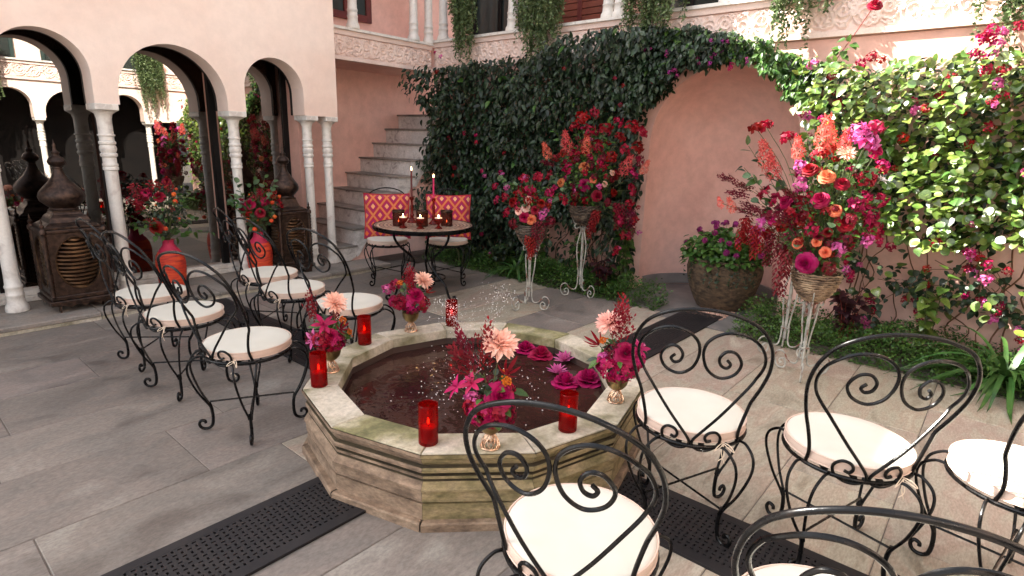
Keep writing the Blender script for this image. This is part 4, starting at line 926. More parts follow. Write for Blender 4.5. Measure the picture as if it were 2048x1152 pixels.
    for me in Mh.values():
        for v in me.vertices: v.co.z *= ZS
    return Mh
CM = chair_meshes()
def make_chair(label, loc, hd, group, ties=True):
    t = thing('garden_chair', label, 'chair', (*loc, 0), R(hd), group)
    link('seat_ring', CM['seat_ring'], t); cu = link('cushion', CM['cushion'], t); link('piping', CM['piping'], cu)
    link('back_frame', CM['back_frame'], t)
    for sg in (1, -1):
        link('back_scroll', CM['back_scroll', sg], t)
        if ties and sg == -1: link('cushion_tie', CM['cushion_tie', sg], cu)
    for k in range(4): link('leg', CM['leg'], t, rot=(0, 0, R(45 + 90 * k)))
    for k in range(2): link('stretcher', CM['stretcher'], t, loc=(0, 0, .012 * k), rot=(0, 0, R(45 + 90 * k)))
    return t
GL, GR_ = 'black iron scroll chairs set out left of the pool', 'black iron scroll chairs set out right of the pool'
base = make_chair('black scroll-back chair standing closest to the left side of the pool rim candles', (-.78, .88), 15.5, GL)
for lab, loc, hd, gr in (
    ('black scroll-back chair in the middle of the outer left row', (-.805, 1.63), 8, GL),
    ('black scroll-back chair at the far end of the outer left row beside the big lantern', (-.786, 2.232), 2, GL),
    ('black scroll-back chair at the far end of the inner left row before the rattan vase', (.038, 2.27), -7, GL),
    ('black scroll-back chair in the middle of the inner left row, over the grate', (-.057, 1.729), 3.5, GL),
    ('black scroll-back chair partly hidden behind the leftmost pool bouquet', (.003, 1.142), 10.4, GL),
    ('black scroll-back chair in the front, its back covering the pool side', (-.855, -1.231), 18.4, GR_),
    ('black scroll-back chair right of the pool beside the bouquet on its rim', (.065, -1.142), 24, GR_),
    ('black scroll-back chair between the pool-side chair and the sunlit cushion', (.242, -1.669), 28.7, GR_),
    ('black scroll-back chair with a glaring sunlit cushion at the right edge', (.413, -2.169), 35, GR_),
    ('black scroll-back chair cut off by the bottom edge at lower right', (-.775, -1.835), 21, GR_)):
    copy_tree(base, (*loc, 0), R(hd), lab, gr)
GT = 'black iron chairs with pillows behind the mosaic table'
for lab, loc, hd in (('black iron chair left behind the mosaic table, in front of the stairs', (1.684, 2.946), 232), ('black iron chair right behind the mosaic table, in front of the ivy', (2.15, 2.51), 226)):
    copy_tree(base, (*loc, 0), R(hd), lab, GT)
def pillow_mesh():
    q = MB(); n = 20; vs = []; fs = []; a = .205
    for sd in (1, -1):
        o = len(vs)
        for i in range(n + 1):
            for j in range(n + 1):
                y, z = -1 + 2 * i / n, -1 + 2 * j / n
                th_ = .062 * max(0, (1 - y ** 4) * (1 - z ** 4)) ** .6
                pin = 1 - .07 * (1 - max(abs(y), abs(z)) ** 2 if False else 0)
                ey = y * (1 - .06 * (1 - z * z) * abs(y) ** 3); ez = z * (1 - .06 * (1 - y * y) * abs(z) ** 3)
                vs.append((sd * th_, ey * a, ez * a))
        for i in range(n):
            for j in range(n): fs.append((o + i * (n + 1) + j, o + (i + 1) * (n + 1) + j, o + (i + 1) * (n + 1) + j + 1, o + i * (n + 1) + j + 1))
    q.add(vs, fs, 0, True); me = q.mesh('pillow', 'pillow_weave')
    e = MB(); pts = []
    for k in range(4):
        for t in np.linspace(-1, 1, 12)[:-1]:
            y, z = ((t, -1), (1, t), (-t, 1), (-1, -t))[k]
            ey = y * (1 - .06 * (1 - z * z) * abs(y) ** 3); ez = z * (1 - .06 * (1 - y * y) * abs(z) ** 3)
            pts.append((0, ey * a, ez * a))
    e.tube(pts, .007, 6, closed=True); return me, e.mesh('edge_band', 'pillow_edge')
pm, pe = pillow_mesh()
for lab, loc, hd in (('magenta and orange diamond pillow on the chair in front of the stairs', (1.684, 2.946), 232), ('magenta and orange diamond pillow on the chair in front of the ivy', (2.15, 2.51), 226)):
    d = Vector((math.cos(R(hd)), math.sin(R(hd)), 0))
    p = Vector((loc[0], loc[1], .70)) - d * .15
    o = tag(link('pillow', pm, None, p, (0, R(-13), R(hd)), 1.17), lab, 'pillow', 'diamond-patterned pillows on the chairs behind the table')
    link('edge_band', pe, o)

# ================================================================== MOSAIC TABLE AND WHAT STANDS ON IT
TX, TY, TZ = 1.575, 2.235, .715
t = thing('mosaic_table', 'round mosaic table with curved black iron legs in front of two pillowed chairs', 'table', (TX, TY, 0), 0)
q = MB(); q.lathe([(.0005, TZ - .018), (.462, TZ - .018), (.462, TZ), (.0005, TZ)], 72); q.build('tabletop', 'mosaic', t)
q = MB(); q.lathe([(.463, TZ - .034), (.478, TZ - .034), (.48, TZ - .03), (.48, TZ + .002), (.476, TZ + .005), (.463, TZ + .004), (.463, TZ - .034)], 72); q.build('rim_band', 'iron', t)
for k in range(3):
    a = R(40 + 120 * k)
    q = MB(); q.tube(spline([(.30, 0, TZ - .03), (.29, 0, .60), (.24, 0, .52), (.13, 0, .42), (.10, 0, .34), (.16, 0, .24), (.25, 0, .16), (.29, 0, .07), (.32, 0, .02), (.36, 0, .012), (.385, 0, .035), (.37, 0, .06), (.348, 0, .05)], 6), .012, 8)
    q.build('leg', 'iron', t).rotation_euler = (0, 0, a)
q = MB(); q.tube([(.205 * math.cos(b), .205 * math.sin(b), .20) for b in np.linspace(0, 6.283, 37)[:-1]], .0085, 7, closed=True)
q.build('ring_brace', 'iron', t)
q = MB()
for k in range(3):
    a = R(100 + 120 * k)
    pts = [(math.cos(a) * (.02 + .09 * (1 - f) * math.cos(f * 9)) , math.sin(a) * (.02 + .09 * (1 - f) * math.cos(f * 9)), .20 - .085 + .085 * (1 - f) * math.sin(f * 9)) for f in np.linspace(0, .9, 26)]
    q.tube(pts, .006, 6)
q.build('scroll_work', 'iron', t)
def votive(loc, lab):
    o = thing('votive_glass', lab, 'candle holder', loc, 0, 'ribbed amber glass votives on the mosaic table')
    q = MB(); n = 56; vs = []; fs = []
    pr = [(.05, .0), (.054, .004), (.054, .01), (.054, .14), (.0555, .146), (.0525, .146), (.051, .14), (.051, .012), (.001, .01)]
    for i, (r, z) in enumerate(pr):
        for k in range(n):
            rr = r * (1 + (.025 if (k % 2 and .008 < z < .141 and i < 4) else 0)); a = 2 * math.pi * k / n
            vs.append((rr * math.cos(a), rr * math.sin(a), z))
    for i in range(len(pr) - 1):
        for k in range(n): fs.append((i * n + k, i * n + (k + 1) % n, (i + 1) * n + (k + 1) % n, (i + 1) * n + k))
    q.add(vs, fs, 0, True); q.build('glass', 'amber_glass', o)
    q = MB(); q.lathe([(.0565, .128), (.058, .13), (.058, .1465), (.0565, .148), (.0545, .147), (.0565, .128)], 40); q.build('rim_band', 'bronze', o)
    q = MB(); q.lathe([(.022, .013), (.022, .035), (.0005, .035)], 16); q.build('tealight', 'white_wax', o)
    flame(o, (0, 0, .036), .8)
def flame(par, p, k=1.0):
    q = MB(); q.lathe([(.0006, 0), (.0035 * k, .006 * k), (.0042 * k, .012 * k), (.0026 * k, .021 * k), (.0004, .03 * k)], 9, p); return q.build('flame', 'flame', par)
for (x, y), lab in (((1.35, 2.33), 'ribbed amber votive glass standing leftmost on the table'), ((1.50, 2.17), 'ribbed amber votive glass between the two tall candlesticks'), ((1.70, 2.05), 'ribbed amber votive glass standing rightmost on the table')):
    votive((x, y, TZ + .0005), lab)
def goblet(loc, lab):
    o = thing('tealight_goblet', lab, 'candle holder', loc, 0, 'small red glass goblets with tealights on the mosaic table')
    q = MB(); q.lathe([(.036, 0), (.037, .003), (.03, .01), (.012, .022), (.01, .035), (.018, .048), (.036, .062), (.044, .082), (.046, .095), (.043, .095), (.036, .072), (.001, .066)], 24); q.build('glass', 'goblet_glass', o)
    q = MB(); q.lathe([(.03, .074), (.034, .1), (.0005, .102)], 16); q.build('tealight', 'white_wax', o)
    flame(o, (0, 0, .103), .9)
for (x, y), lab in (((1.30, 2.20), 'small red goblet with a lit tealight before the leftmost votive'), ((1.385, 2.06), 'small red goblet with a lit tealight in the middle of the table front'), ((1.52, 1.965), 'small red goblet with a lit tealight before the rightmost votive')):
    goblet((x, y, TZ + .0005), lab)
def candlestick(loc, h, wax, lab):
    o = thing('candlestick', lab, 'candlestick', loc, 0, 'tall candlesticks with lit taper candles on the table')
    q = MB(); q.lathe([(.05, 0), (.051, .004), (.042, .014), (.02, .04), (.016, .06), (.022, .075), (.016, .09), (.012, .13), (.016, .16), (.011, .18), (.011, .215), (.019, .225), (.02, .245), (.014, .25), (.001, .25)], 24); q.build('stick', 'goblet_glass', o)
    q = MB(); q.lathe([(.0105, .246), (.010, .25), (.0085, .25 + h), (.0005, .252 + h)], 14); q.build('candle', wax, o)
    q = MB(); q.tube([(0, 0, .25 + h), (.001, 0, .262 + h)], .0012, 5); q.build('wick', 'dark_frame', o)
    flame(o, (0, 0, .258 + h), 1.1)
candlestick((1.585, 2.42, TZ + .0005), .245, 'burgundy_wax', 'tall candlestick with a burgundy taper, left of the pink one')
candlestick((1.68, 2.21, TZ + .0005), .185, 'pink_wax', 'tall candlestick with a bright pink taper before the ivy')
# ================================================================== CANDLES AND VASES ON THE POOL RIM
def rim_candle(loc, lab):
    o = thing('glass_candle', lab, 'candle', loc, 0, 'red glass cylinder candles on the pool rim')
    q = MB(); q.lathe([(.037, 0), (.039, .002), (.039, .166), (.0375, .1675), (.036, .166), (.036, .008), (.001, .007)], 36); q.build('glass', 'red_glass', o)
    q = MB(); q.lathe([(.031, .009), (.031, .07), (.024, .073), (.0005, .071)], 20); q.build('candle', 'candle_wax', o)
    q = MB(); q.tube([(0, 0, .07), (.0008, 0, .082)], .001, 5); q.build('wick', 'dark_frame', o)
    flame(o, (0, 0, .08), .95)
for (x, y), lab in (((-.665, .408), 'red glass candle at the left corner of the pool rim'), ((-.165, .745), 'red glass candle between the two vases on the left rim'), ((.436, .645), 'red glass candle on the far rim beside the water jets'), ((-.665, -.385), 'red glass candle on the front rim left of the central vase'), ((-.192, -.725), 'red glass candle on the front rim right of the central vase')):
    rim_candle((x, y, HR + .0005), lab)
VM = {}
def gold_vase(loc, lab):
    o = thing('footed_vase', lab, 'vase', loc, 0, 'gold footed vases on the pool rim')
    if 'bowl' not in VM:
        q = MB(); q.lathe([(.009, .058), (.014, .06), (.032, .068), (.046, .085), (.052, .105), (.0535, .126), (.0515, .126), (.049, .105), (.04, .084), (.001, .07)], 32); VM['bowl'] = q.mesh('bowl', 'gold')
        q = MB()
        q.tube([(.037 * math.cos(a), .037 * math.sin(a), .0045) for a in np.linspace(0, 6.283, 33)[:-1]], .0045, 6, closed=True)
        q.tube([(.012 * math.cos(a), .012 * math.sin(a), .058) for a in np.linspace(0, 6.283, 17)[:-1]], .004, 6, closed=True)
        for k in range(11):
            for sgn in (1, -1):
                pts = []
                for f in np.linspace(0, 1, 9):
                    a = 2 * math.pi * k / 11 + sgn * f * .95; r = .036 * (1 - f) ** .6 * 1 + .0115 * (1 - (1 - f) ** .6)
                    r = .0115 + (.0245) * (1 - f ** 2.2)
                    pts.append((r * math.cos(a), r * math.sin(a), .005 + .053 * f))
                q.tube(pts, .0019, 5)
        VM['foot'] = q.mesh('openwork_foot', 'rose_gold')
    link('bowl', VM['bowl'], o); link('openwork_foot', VM['foot'], o)
for n_, lab in (('rimA', 'gold footed vase behind the leftmost red candle'), ('rimB', 'gold footed vase on the far left rim before the table'), ('rimC', 'gold footed vase on the front rim behind the iron chair back'), ('rimD', 'gold footed vase on the right rim beside the pool-side chair')):
    b_ = HEADS[n_]['base']; gold_vase((b_[0], b_[1], HR + .0005), lab)

# ================================================================== LANTERNS AND RATTAN VASES IN THE ARCADE
def lantern(loc, wd, rz, lab, dome=1.0):
    o = thing('moorish_lantern', lab, 'lantern', loc, rz, 'big bronze lanterns with onion domes under the arches')
    h = wd / 2
    q = MB(); q.box(-h - .015, h + .015, -h - .015, h + .015, .10, .135, bev=.006); q.box(-h - .03, h + .03, -h - .03, h + .03, .06, .099, bev=.006)
    for sx in (-1, 1):
        for sy in (-1, 1): q.box(sx * (h - .03) - .04 * (sx > 0) - 0, sx * (h - .03) + .04 * (sx < 0) + .03 * sx, sy * (h - .03) - .03, sy * (h - .03) + .03, 0, .06)
    for ax in (0, 1):
        for sd in (-1, 1):
            pts = [(-h, .06)] + [(-h + 2 * h * f, .035 + .022 * abs(math.sin(f * math.pi * 4))) for f in np.linspace(.08, .92, 30)] + [(h, .06)]
            vs = []
            for yy in (h + .012, h + .02):
                for x, z in pts: vs.append((x, sd * yy, z) if ax == 0 else (sd * yy, x, z))
            n_ = len(pts); q.add(vs, [tuple(range(n_)), tuple(range(n_, 2 * n_))])
    q.build('base', 'bronze', o)
    # four glazed sides with an oval opening in a bronze plate and ribbed brass behind
    ZB, ZT = .135, .64
    for sd in range(4):
        q = MB(); rz_ = math.pi / 2 * sd; cc, ss = math.cos(rz_), math.sin(rz_)
        def tr_(x, y, z): return (x * cc - y * ss, x * ss + y * cc, z)
        ow, oz0, oz1 = h * .72, ZB + .05, ZT - .035
        n_ = 40; ell = []; sq = []
        for k in range(n_):
            a = 2 * math.pi * k / n_
            ell.append((ow * math.cos(a) * (1 - .0 * math.sin(a)), (oz0 + oz1) / 2 + (oz1 - oz0) / 2 * math.sin(a)))
            m_ = max(abs(math.cos(a)), abs(math.sin(a))); sq.append((h * math.cos(a) / m_ * .985, (ZB + ZT) / 2 + (ZT - ZB) / 2 * math.sin(a) / m_))
        vs = [tr_(x, -h, z) for x, z in sq] + [tr_(x, -h, z) for x, z in ell] + [tr_(x, -h + .02, z) for x, z in ell]
        q.add(vs, [(k, (k + 1) % n_, n_ + (k + 1) % n_, n_ + k) for k in range(n_)] + [(n_ + k, n_ + (k + 1) % n_, 2 * n_ + (k + 1) % n_, 2 * n_ + k) for k in range(n_)])
        pl = q.build('side_plate', 'bronze', o)
        q = MB(); q.tube([tr_(x * 1.03, -h - .002, z) for x, z in ell], .006, 6, closed=True); q.build('oval_rim', 'bronze_ribs', pl)
        if sd in (0, 3):
            q = MB(); ns = 13
            for k in range(ns):
                z = oz0 + (k + .5) / ns * (oz1 - oz0)
                f = math.sqrt(max(0.02, 1 - ((z - (oz0 + oz1) / 2) / ((oz1 - oz0) / 2)) ** 2))
                pts = [tr_(ow * f * x, -h + .045 - .03 * (1 - x * x), z - .012 * (1 - x * x)) for x in np.linspace(-.98, .98, 11)]
                q.tube(pts, (oz1 - oz0) / ns * .46, 7)
            q.build('ribs', 'bronze_ribs', pl)
    for sx in (-1, 1):
        for sy in (-1, 1):
            q = MB(); pr = [(.02, ZB)] + [(.016 + .005 * (k % 2), ZB + .01 + k * (ZT - ZB - .02) / 30) for k in range(31)] + [(.02, ZT), (.026, ZT + .005), (.026, ZT + .03), (.012, ZT + .045), (.018, ZT + .06), (.018, ZT + .068), (.006, ZT + .08), (.009, ZT + .092), (.002, ZT + .125)]
            q.lathe(pr, 10, (sx * h * 1.0, sy * h * 1.0, 0)); q.build('corner_post', 'bronze', o)
    q = MB(); q.box(-h - .012, h + .012, -h - .012, h + .012, ZT, ZT + .028, bev=.006); q.box(-h + .01, h - .01, -h + .01, h - .01, ZT + .029, ZT + .05, bev=.004)
    prv = [(h - .02, ZT + .051), (h - .05, ZT + .07), (h - .06, ZT + .075), (h - .075, ZT + .11), (h * .5, ZT + .135), (h * .46, ZT + .15), (h * .46, ZT + .165), (h * .34, ZT + .17)]
    q.lathe([(r * 1.414, z) for r, z in prv], 4, a0=math.pi / 4)
    for i in range(len(q.sm)): q.sm[i] = False
    q.build('roof', 'bronze', o)
    z0 = ZT + .165; k = dome
    q = MB(); q.lathe([(.09 * k, z0), (.11 * k, z0 + .005), (.1 * k, z0 + .02), (.12 * k, z0 + .035), (.162 * k, z0 + .075), (.172 * k, z0 + .11), (.16 * k, z0 + .145), (.125 * k, z0 + .185), (.085 * k, z0 + .225), (.055 * k, z0 + .265), (.036 * k, z0 + .31), (.032, z0 + .33), (.04, z0 + .335)], 36); q.build('onion_dome', 'bronze', o)
    q = MB(); q.lathe([(.034, z0 + .333), (.03, z0 + .345), (.055, z0 + .36), (.063, z0 + .385), (.05, z0 + .412), (.026, z0 + .43), (.024, z0 + .442), (.03, z0 + .455), (.014, z0 + .47), (.01, z0 + .50), (.013, z0 + .51), (.006, z0 + .525), (.0005, z0 + .56)], 24); q.build('finial', 'bronze', o)
lantern((-.845, 3.885, .0625), .40, 0, 'big bronze lantern with onion dome left of the middle arch', .93)
lantern((1.075, 3.885, .0625), .33, 0, 'bronze lantern with onion dome in the small arch next to the stairs', .82)
def rattan_vase(loc, lab, k=1.0):
    o = thing('rattan_vase', lab, 'vase', loc, 0, 'orange rattan vases in the arcade')
    pr = [(.085, 0), (.098, .01), (.112, .08), (.122, .18), (.124, .26), (.112, .325), (.085, .375), (.06, .405), (.046, .43), (.043, .455), (.05, .475), (.046, .475), (.04, .45), (.03, .4)]
    q = MB(); n = 48; vs = []; fs = []
    dense = []
    for (a, b_) in zip(pr, pr[1:]):
        m_ = max(1, int(abs(b_[1] - a[1]) / .011))
        for i in range(m_): dense.append((a[0] + (b_[0] - a[0]) * i / m_, a[1] + (b_[1] - a[1]) * i / m_))
    for i, (r, z) in enumerate(dense):
        for kk in range(n):
            rr = r + .0035 * ((i % 2) * 2 - 1) * (1 if (kk // 2) % 2 else -1); a = 2 * math.pi * kk / n
            vs.append((rr * math.cos(a), rr * math.sin(a), z))
    for i in range(len(dense) - 1):
        for kk in range(n): fs.append((i * n + kk, i * n + (kk + 1) % n, (i + 1) * n + (kk + 1) % n, (i + 1) * n + kk))
    q.add(vs, fs, 0, True)
    for i, f in enumerate(q.f):
        if dense[i // n][1] > .36: q.mi[i] = 1
    q.build('body', ['rattan_orange', 'rattan_pink'], o)
rattan_vase((-.10, 3.90, .0625), 'orange rattan vase with pink neck in front of the middle glass door')
rattan_vase((.735, 3.86, .0625), 'orange rattan vase with pink neck next to the smaller bronze lantern')
# ================================================================== FLOWER STANDS
def flower_stand(loc, hz, rz, lab, dark=False, legk=1.0):
    o = thing('flower_stand', lab, 'flower stand', loc, rz, 'scrolled metal flower stands with wicker baskets')
    bz = hz - .19                                        # basket bottom
    for k in range(3):
        a = R(120 * k)
        q = MB()
        # foot scroll sweeping up to the stem
        ft = spline([(.028, .0, .20), (.03, 0, .12), (.05, 0, .075), (.10, 0, .085), (.145, 0, .135), (.185, 0, .125), (.20, 0, .075), (.17, 0, .018), (.125, 0, .022), (.115, 0, .06), (.135, 0, .085), (.16, 0, .07), (.155, 0, .05), (.143, 0, .055)], 6)
        q.tube(ft, .006, 6)
        bow = spline([(.028, 0, .18), (.024, 0, .24), (.045, 0, .40), (.052, 0, .52), (.03, 0, bz - .1), (.018, 0, bz - .05), (.03, 0, bz - .02), (.075, 0, bz - .035), (.085, 0, bz - .005), (.066, 0, bz + .012), (.056, 0, bz - .004)], 6)
        q.tube(bow, .0062, 6)
        q.tube(spline([(.0, 0, bz), (.08, 0, bz + .012), (.115, 0, bz + .07), (.128, 0, hz - .03)], 5), .0045, 6)
        q.build('leg', 'stand_paint', o).rotation_euler = (0, 0, a)
    q = MB(); q.tube([(0, 0, .12), (.002, 0, .5), (0, 0, bz)], .012, 8); q.tube([(.03 * math.cos(b), .03 * math.sin(b), .21) for b in np.linspace(0, 6.283, 15)[:-1]], .005, 6, closed=True)
    q.build('stem', 'stand_paint', o)
    # woven basket: undulating rings over ribs
    q = MB(); rows = 15; nn = 48
    for i in range(rows):
        f = i / (rows - 1); r = .05 + .098 * math.sin(f * math.pi / 2 * .95) ** .9; z = bz + .005 + .185 * f ** 1.25
        pts = [((r + .004 * math.sin(12 * a + i * math.pi)) * math.cos(a), (r + .004 * math.sin(12 * a + i * math.pi)) * math.sin(a), z + random.gauss(0, .0016)) for a in np.linspace(0, 2 * math.pi, nn + 1)[:-1]]
        q.tube(pts, .0068, 5, closed=True)
    me = q.mesh('basket', 'wicker_dark' if dark else 'wicker')
    at = me.attributes.new('rnd', 'FLOAT', 'FACE'); per = nn * 5
    at.data.foreach_set('value', np.repeat(RNG.random(rows), per).astype(np.float32)[:len(me.polygons)])
    bk_ = link('basket', me, o)
    q = MB()
    for k in range(24):
        a = 2 * math.pi * k / 24
        q.tube([((.05 + .098 * math.sin(f * math.pi / 2 * .95) ** .9 - .003) * math.cos(a), (.05 + .098 * math.sin(f * math.pi / 2 * .95) ** .9 - .003) * math.sin(a), bz + .005 + .185 * f ** 1.25) for f in np.linspace(0, 1.0, 6)], .004, 5)
    q.build('ribs', 'wicker_dark', bk_)
    q = MB(); q.lathe([(.0005, bz + .0), (.05, bz + .002), (.13, bz + .12), (.0005, bz + .135)], 20); q.build('liner', 'soil', bk_)
flower_stand((1.99, 1.25, 0), .79, R(50), 'low flower stand with wicker basket nearest the mosaic table', True)
flower_stand((2.74, 1.19, 0), .92, R(20), 'taller flower stand standing left of the niche', True)
flower_stand((2.08, -1.09, 0), .73, R(75), 'front flower stand with pale wicker basket right of the niche')
flower_stand((2.46, -.86, 0), .88, R(15), 'rear flower stand hidden behind the big right bouquet')
# ================================================================== POT IN THE NICHE
o = thing('garden_pot', 'big round weathered terracotta pot standing in the arched niche', 'pot', (3.44, .0, .0045), 0)
pr = [(.2, 0), (.225, .004), (.262, .07), (.31, .18), (.342, .30), (.35, .38), (.34, .44), (.332, .455), (.35, .47), (.348, .49), (.33, .492), (.315, .47), (.31, .43)]
q = MB(); q.lathe(pr, 56); q.build('body', 'terracotta', o)
q = MB(); q.lathe([(.315, .425), (.0005, .435)], 24); q.build('earth', 'soil', o)
# ================================================================== FLOWERS
HM = {}
def petal_ring(q, n, a_off, r0, h, ha, flare, drop, zc, mi=0, rip=.12, pw=.7, nt=4, ns=4):
    for k in range(n):
        a = a_off + 2 * math.pi * k / n; vs = []; ph = random.random() * 6
        for i in range(nt + 1):
            t = i / nt
            for j in range(ns + 1):
                sg = -1 + 2 * j / ns
                rad = r0 * (.3 + .7 * t ** pw) + flare * t ** 2.2 - .12 * r0 * sg * sg * t
                wdt = ha * (.55 + .45 * math.sin(min(1, t * 1.25) * math.pi / 2)) * (1 if t < .8 else 1 - .25 * (t - .8) / .2 * abs(sg))
                z = zc + h * t ** .8 - drop * t ** 3 + rip * h * t * t * math.sin(ph + sg * 3)
                vs.append((rad * math.cos(a + sg * wdt), rad * math.sin(a + sg * wdt), z))
        fs = [(i * (ns + 1) + j, i * (ns + 1) + j + 1, (i + 1) * (ns + 1) + j + 1, (i + 1) * (ns + 1) + j) for i in range(nt) for j in range(ns)]
        q.add(vs, fs, mi, True)
def rose_mesh(mat):
    q = MB()
    for i, (n, r0, h, fl, dr, ha, zc) in enumerate(((2, .0055, .030, -.002, .0, 1.9, .004), (3, .0105, .031, -.002, .0, 1.35, .002), (4, .0165, .031, .001, .001, 1.05, -.001), (5, .0225, .030, .005, .004, .85, -.005), (5, .0285, .028, .010, .008, .82, -.010), (6, .033, .024, .016, .013, .72, -.014), (5, .034, .016, .02, .016, .75, -.017))):
        petal_ring(q, n, i * .7 + random.random(), r0, h, ha, fl, dr, zc)
    return q.mesh('rose', mat)
def sub(q, tm, F, loc, k, mi=0):
    vs = [(F[0][0] * x * k + F[0][1] * y * k + F[0][2] * z * k + loc[0], F[1][0] * x * k + F[1][1] * y * k + F[1][2] * z * k + loc[1], F[2][0] * x * k + F[2][1] * y * k + F[2][2] * z * k + loc[2]) for x, y, z in tm[0]]
    q.add(vs, tm[1], mi, True)
def fr(d, n):
    return frames(np.array([d], float), np.array([n], float))[0]
def dahlia_mesh(mat):
    q = MB()
    for i, (n, el, L_) in enumerate(((7, 78, .02), (11, 62, .034), (15, 44, .046), (17, 24, .054), (17, 4, .056), (13, -14, .05))):
        for k in range(n):
            a = 2 * math.pi * k / n + i * .5 + random.gauss(0, .08); e = R(el + random.gauss(0, 5))
            d = (math.cos(a) * math.cos(e), math.sin(a) * math.cos(e), math.sin(e)); nn = (-math.cos(a) * math.sin(e), -math.sin(a) * math.sin(e), math.cos(e))
            sub(q, leaf_t(.26, rows=((.0, .4), (.35, .9), (.75, 1.0)), fold=.3, curl=-.12), fr(d, nn), (d[0] * .006, d[1] * .006, d[2] * .004), L_ * random.uniform(.9, 1.08))
    return q.mesh('dahlia', mat)
def cluster_mesh(nm, mat, rad, nb, bs, tm=HEART, squash=.8, petals=1):
    q = MB()
    for i in range(nb):
        v = rand_unit(1)[0]; v[2] = abs(v[2]) * 1.0 - .25; v /= np.linalg.norm(v)
        r = rad * random.uniform(.72, 1.05); p = (v[0] * r, v[1] * r, v[2] * r * squash)
        t = rand_unit(1)[0]; t = t - v * t.dot(v)
        if petals == 1:
            d = t + v * random.uniform(-.1, .9); sub(q, tm, fr(d, v), p, bs * random.uniform(.75, 1.2))
        else:
            t /= np.linalg.norm(t); b = np.cross(v, t)
            for k in range(petals):
                a = 2 * math.pi * k / petals; d = t * math.cos(a) + b * math.sin(a) + v * .25; sub(q, tm, fr(d, v), p, bs * random.uniform(.85, 1.15))
    return q.mesh(nm, mat)
FLAT = ([(0, 0, 0), (-.4, .5, .05), (-.25, .95, 0), (.25, .95, 0), (.4, .5, .05)], [(0, 1, 2, 3, 4)])
def coral_mesh(mat):
    q = MB(); L_ = .15
    for i in range(26):
        f = i / 25; a = i * 2.4; sp = .014 + .028 * math.sin(math.pi * min(1, f * 1.1 + .1))
        p = np.array([sp * math.cos(a), sp * math.sin(a), -L_ / 2 + L_ * f]); v = np.array([math.cos(a), math.sin(a), .25])
        t = np.cross(v, [0, 0, 1]); t /= np.linalg.norm(t); b = np.cross(v, t); v /= np.linalg.norm(v)
        for k in range(5):
            c = 2 * math.pi * k / 5 + i; d = t * math.cos(c) + b * math.sin(c) + v * .35; sub(q, leaf_t(.3, rows=((0, .3), (.5, 1)), fold=.1), fr(d, v), p, .027)
    return q.mesh('coral_spike', mat)
def amar_mesh(mat):
    q = MB(); L_ = .26
    for k in range(3):
        ox, oy, sc = random.gauss(0, .014), random.gauss(0, .014), random.uniform(.55, 1)
        for i in range(70):
            f = i / 69; r = .016 * (1 - f) ** .5 + .005; a = i * 2.4
            p = (ox + r * math.cos(a) + .015 * math.sin(f * 5 + k), oy + r * math.sin(a), .02 - L_ * sc * f)
            d = (math.cos(a), math.sin(a), -1.2); sub(q, TINY, fr(d, (math.cos(a), math.sin(a), .6)), p, .026)
    return q.mesh('amaranth', mat)
def plume_mesh(nm, mat, L_=.13, w=.022, br=9):
    q = MB()
    for b in range(br):
        f = b / br; a = b * 2.4; el = .95 if b else 1.57
        dx, dy, dz = math.cos(a) * math.cos(el), math.sin(a) * math.cos(el), math.sin(el)
        ln = (L_ * .5) * (1 - .6 * f) if b else L_; z0 = L_ * .75 * f if b else 0
        for i in range(int(ln / .0035)):
            t = i * .0035; c = i * 2.4; rr = (.010 if b == 0 else .006) * (1 - t / ln) + .003
            p = (dx * t + rr * math.cos(c), dy * t + rr * math.sin(c), z0 + dz * t)
            sub(q, TINY, fr((math.cos(c) * .8, math.sin(c) * .8, 1.0), (math.cos(c), math.sin(c), -.3)), p, .012 if L_ < .14 else .019)
    return q.mesh(nm, mat)
def lily_mesh(nm, mat, recurve=.4, n=6, L_=.05, w=.38):
    q = MB()
    for k in range(n):
        a = 2 * math.pi * k / n + random.gauss(0, .1); e = R(38 if k % 2 else 26)
        d = (math.cos(a) * math.cos(e), math.sin(a) * math.cos(e), math.sin(e)); nn = (-math.cos(a) * math.sin(e), -math.sin(a) * math.sin(e), math.cos(e))
        sub(q, leaf_t(w, rows=((.0, .25), (.3, .85), (.6, 1.0), (.85, .6)), fold=.12, curl=recurve), fr(d, nn), (0, 0, 0), L_ * random.uniform(.9, 1.1))
    for k in range(5):
        a = k * 1.26; q.tube([(0, 0, 0), (.004 * math.cos(a), .004 * math.sin(a), .02), (.012 * math.cos(a), .012 * math.sin(a), .032)], .0009, 4)
    return q.mesh(nm, mat)
def ball_cluster(nm, mat, rad, n, br, flat=.35):
    q = MB()
    for i in range(n):
        v = rand_unit(1)[0]; q.sphere((v[0] * rad * random.uniform(.4, 1), v[1] * rad * random.uniform(.4, 1), v[2] * rad * flat), br * random.uniform(.8, 1.2), 6, 4)
    return q.mesh(nm, mat)
def berry_mesh():
    q = MB()
    for i in range(16):
        v = rand_unit(1)[0] * np.array([.05, .05, .05]); q.sphere(v, random.uniform(.006, .0085), 7, 5)
        q.tube([(0, 0, -.05), tuple(v * .7), tuple(v)], .001, 4)
    return q.mesh('berry_spray', 'berry_red')
def fruit_mesh():
    q = MB(); q.sphere((0, 0, 0), .021, 16, 10, sz=.92)
    for k in range(5):
        a = k * 1.257; sub(q, TINY, fr((math.cos(a), math.sin(a), .6), (0, 0, 1)), (0, 0, .018), .012)
    return q.mesh('fruit', 'fruit_orange')
V2 = 3
HM['rose_m'] = [rose_mesh('petal_magenta') for _ in range(V2)]; HM['rose_r'] = [rose_mesh('petal_red') for _ in range(V2)]
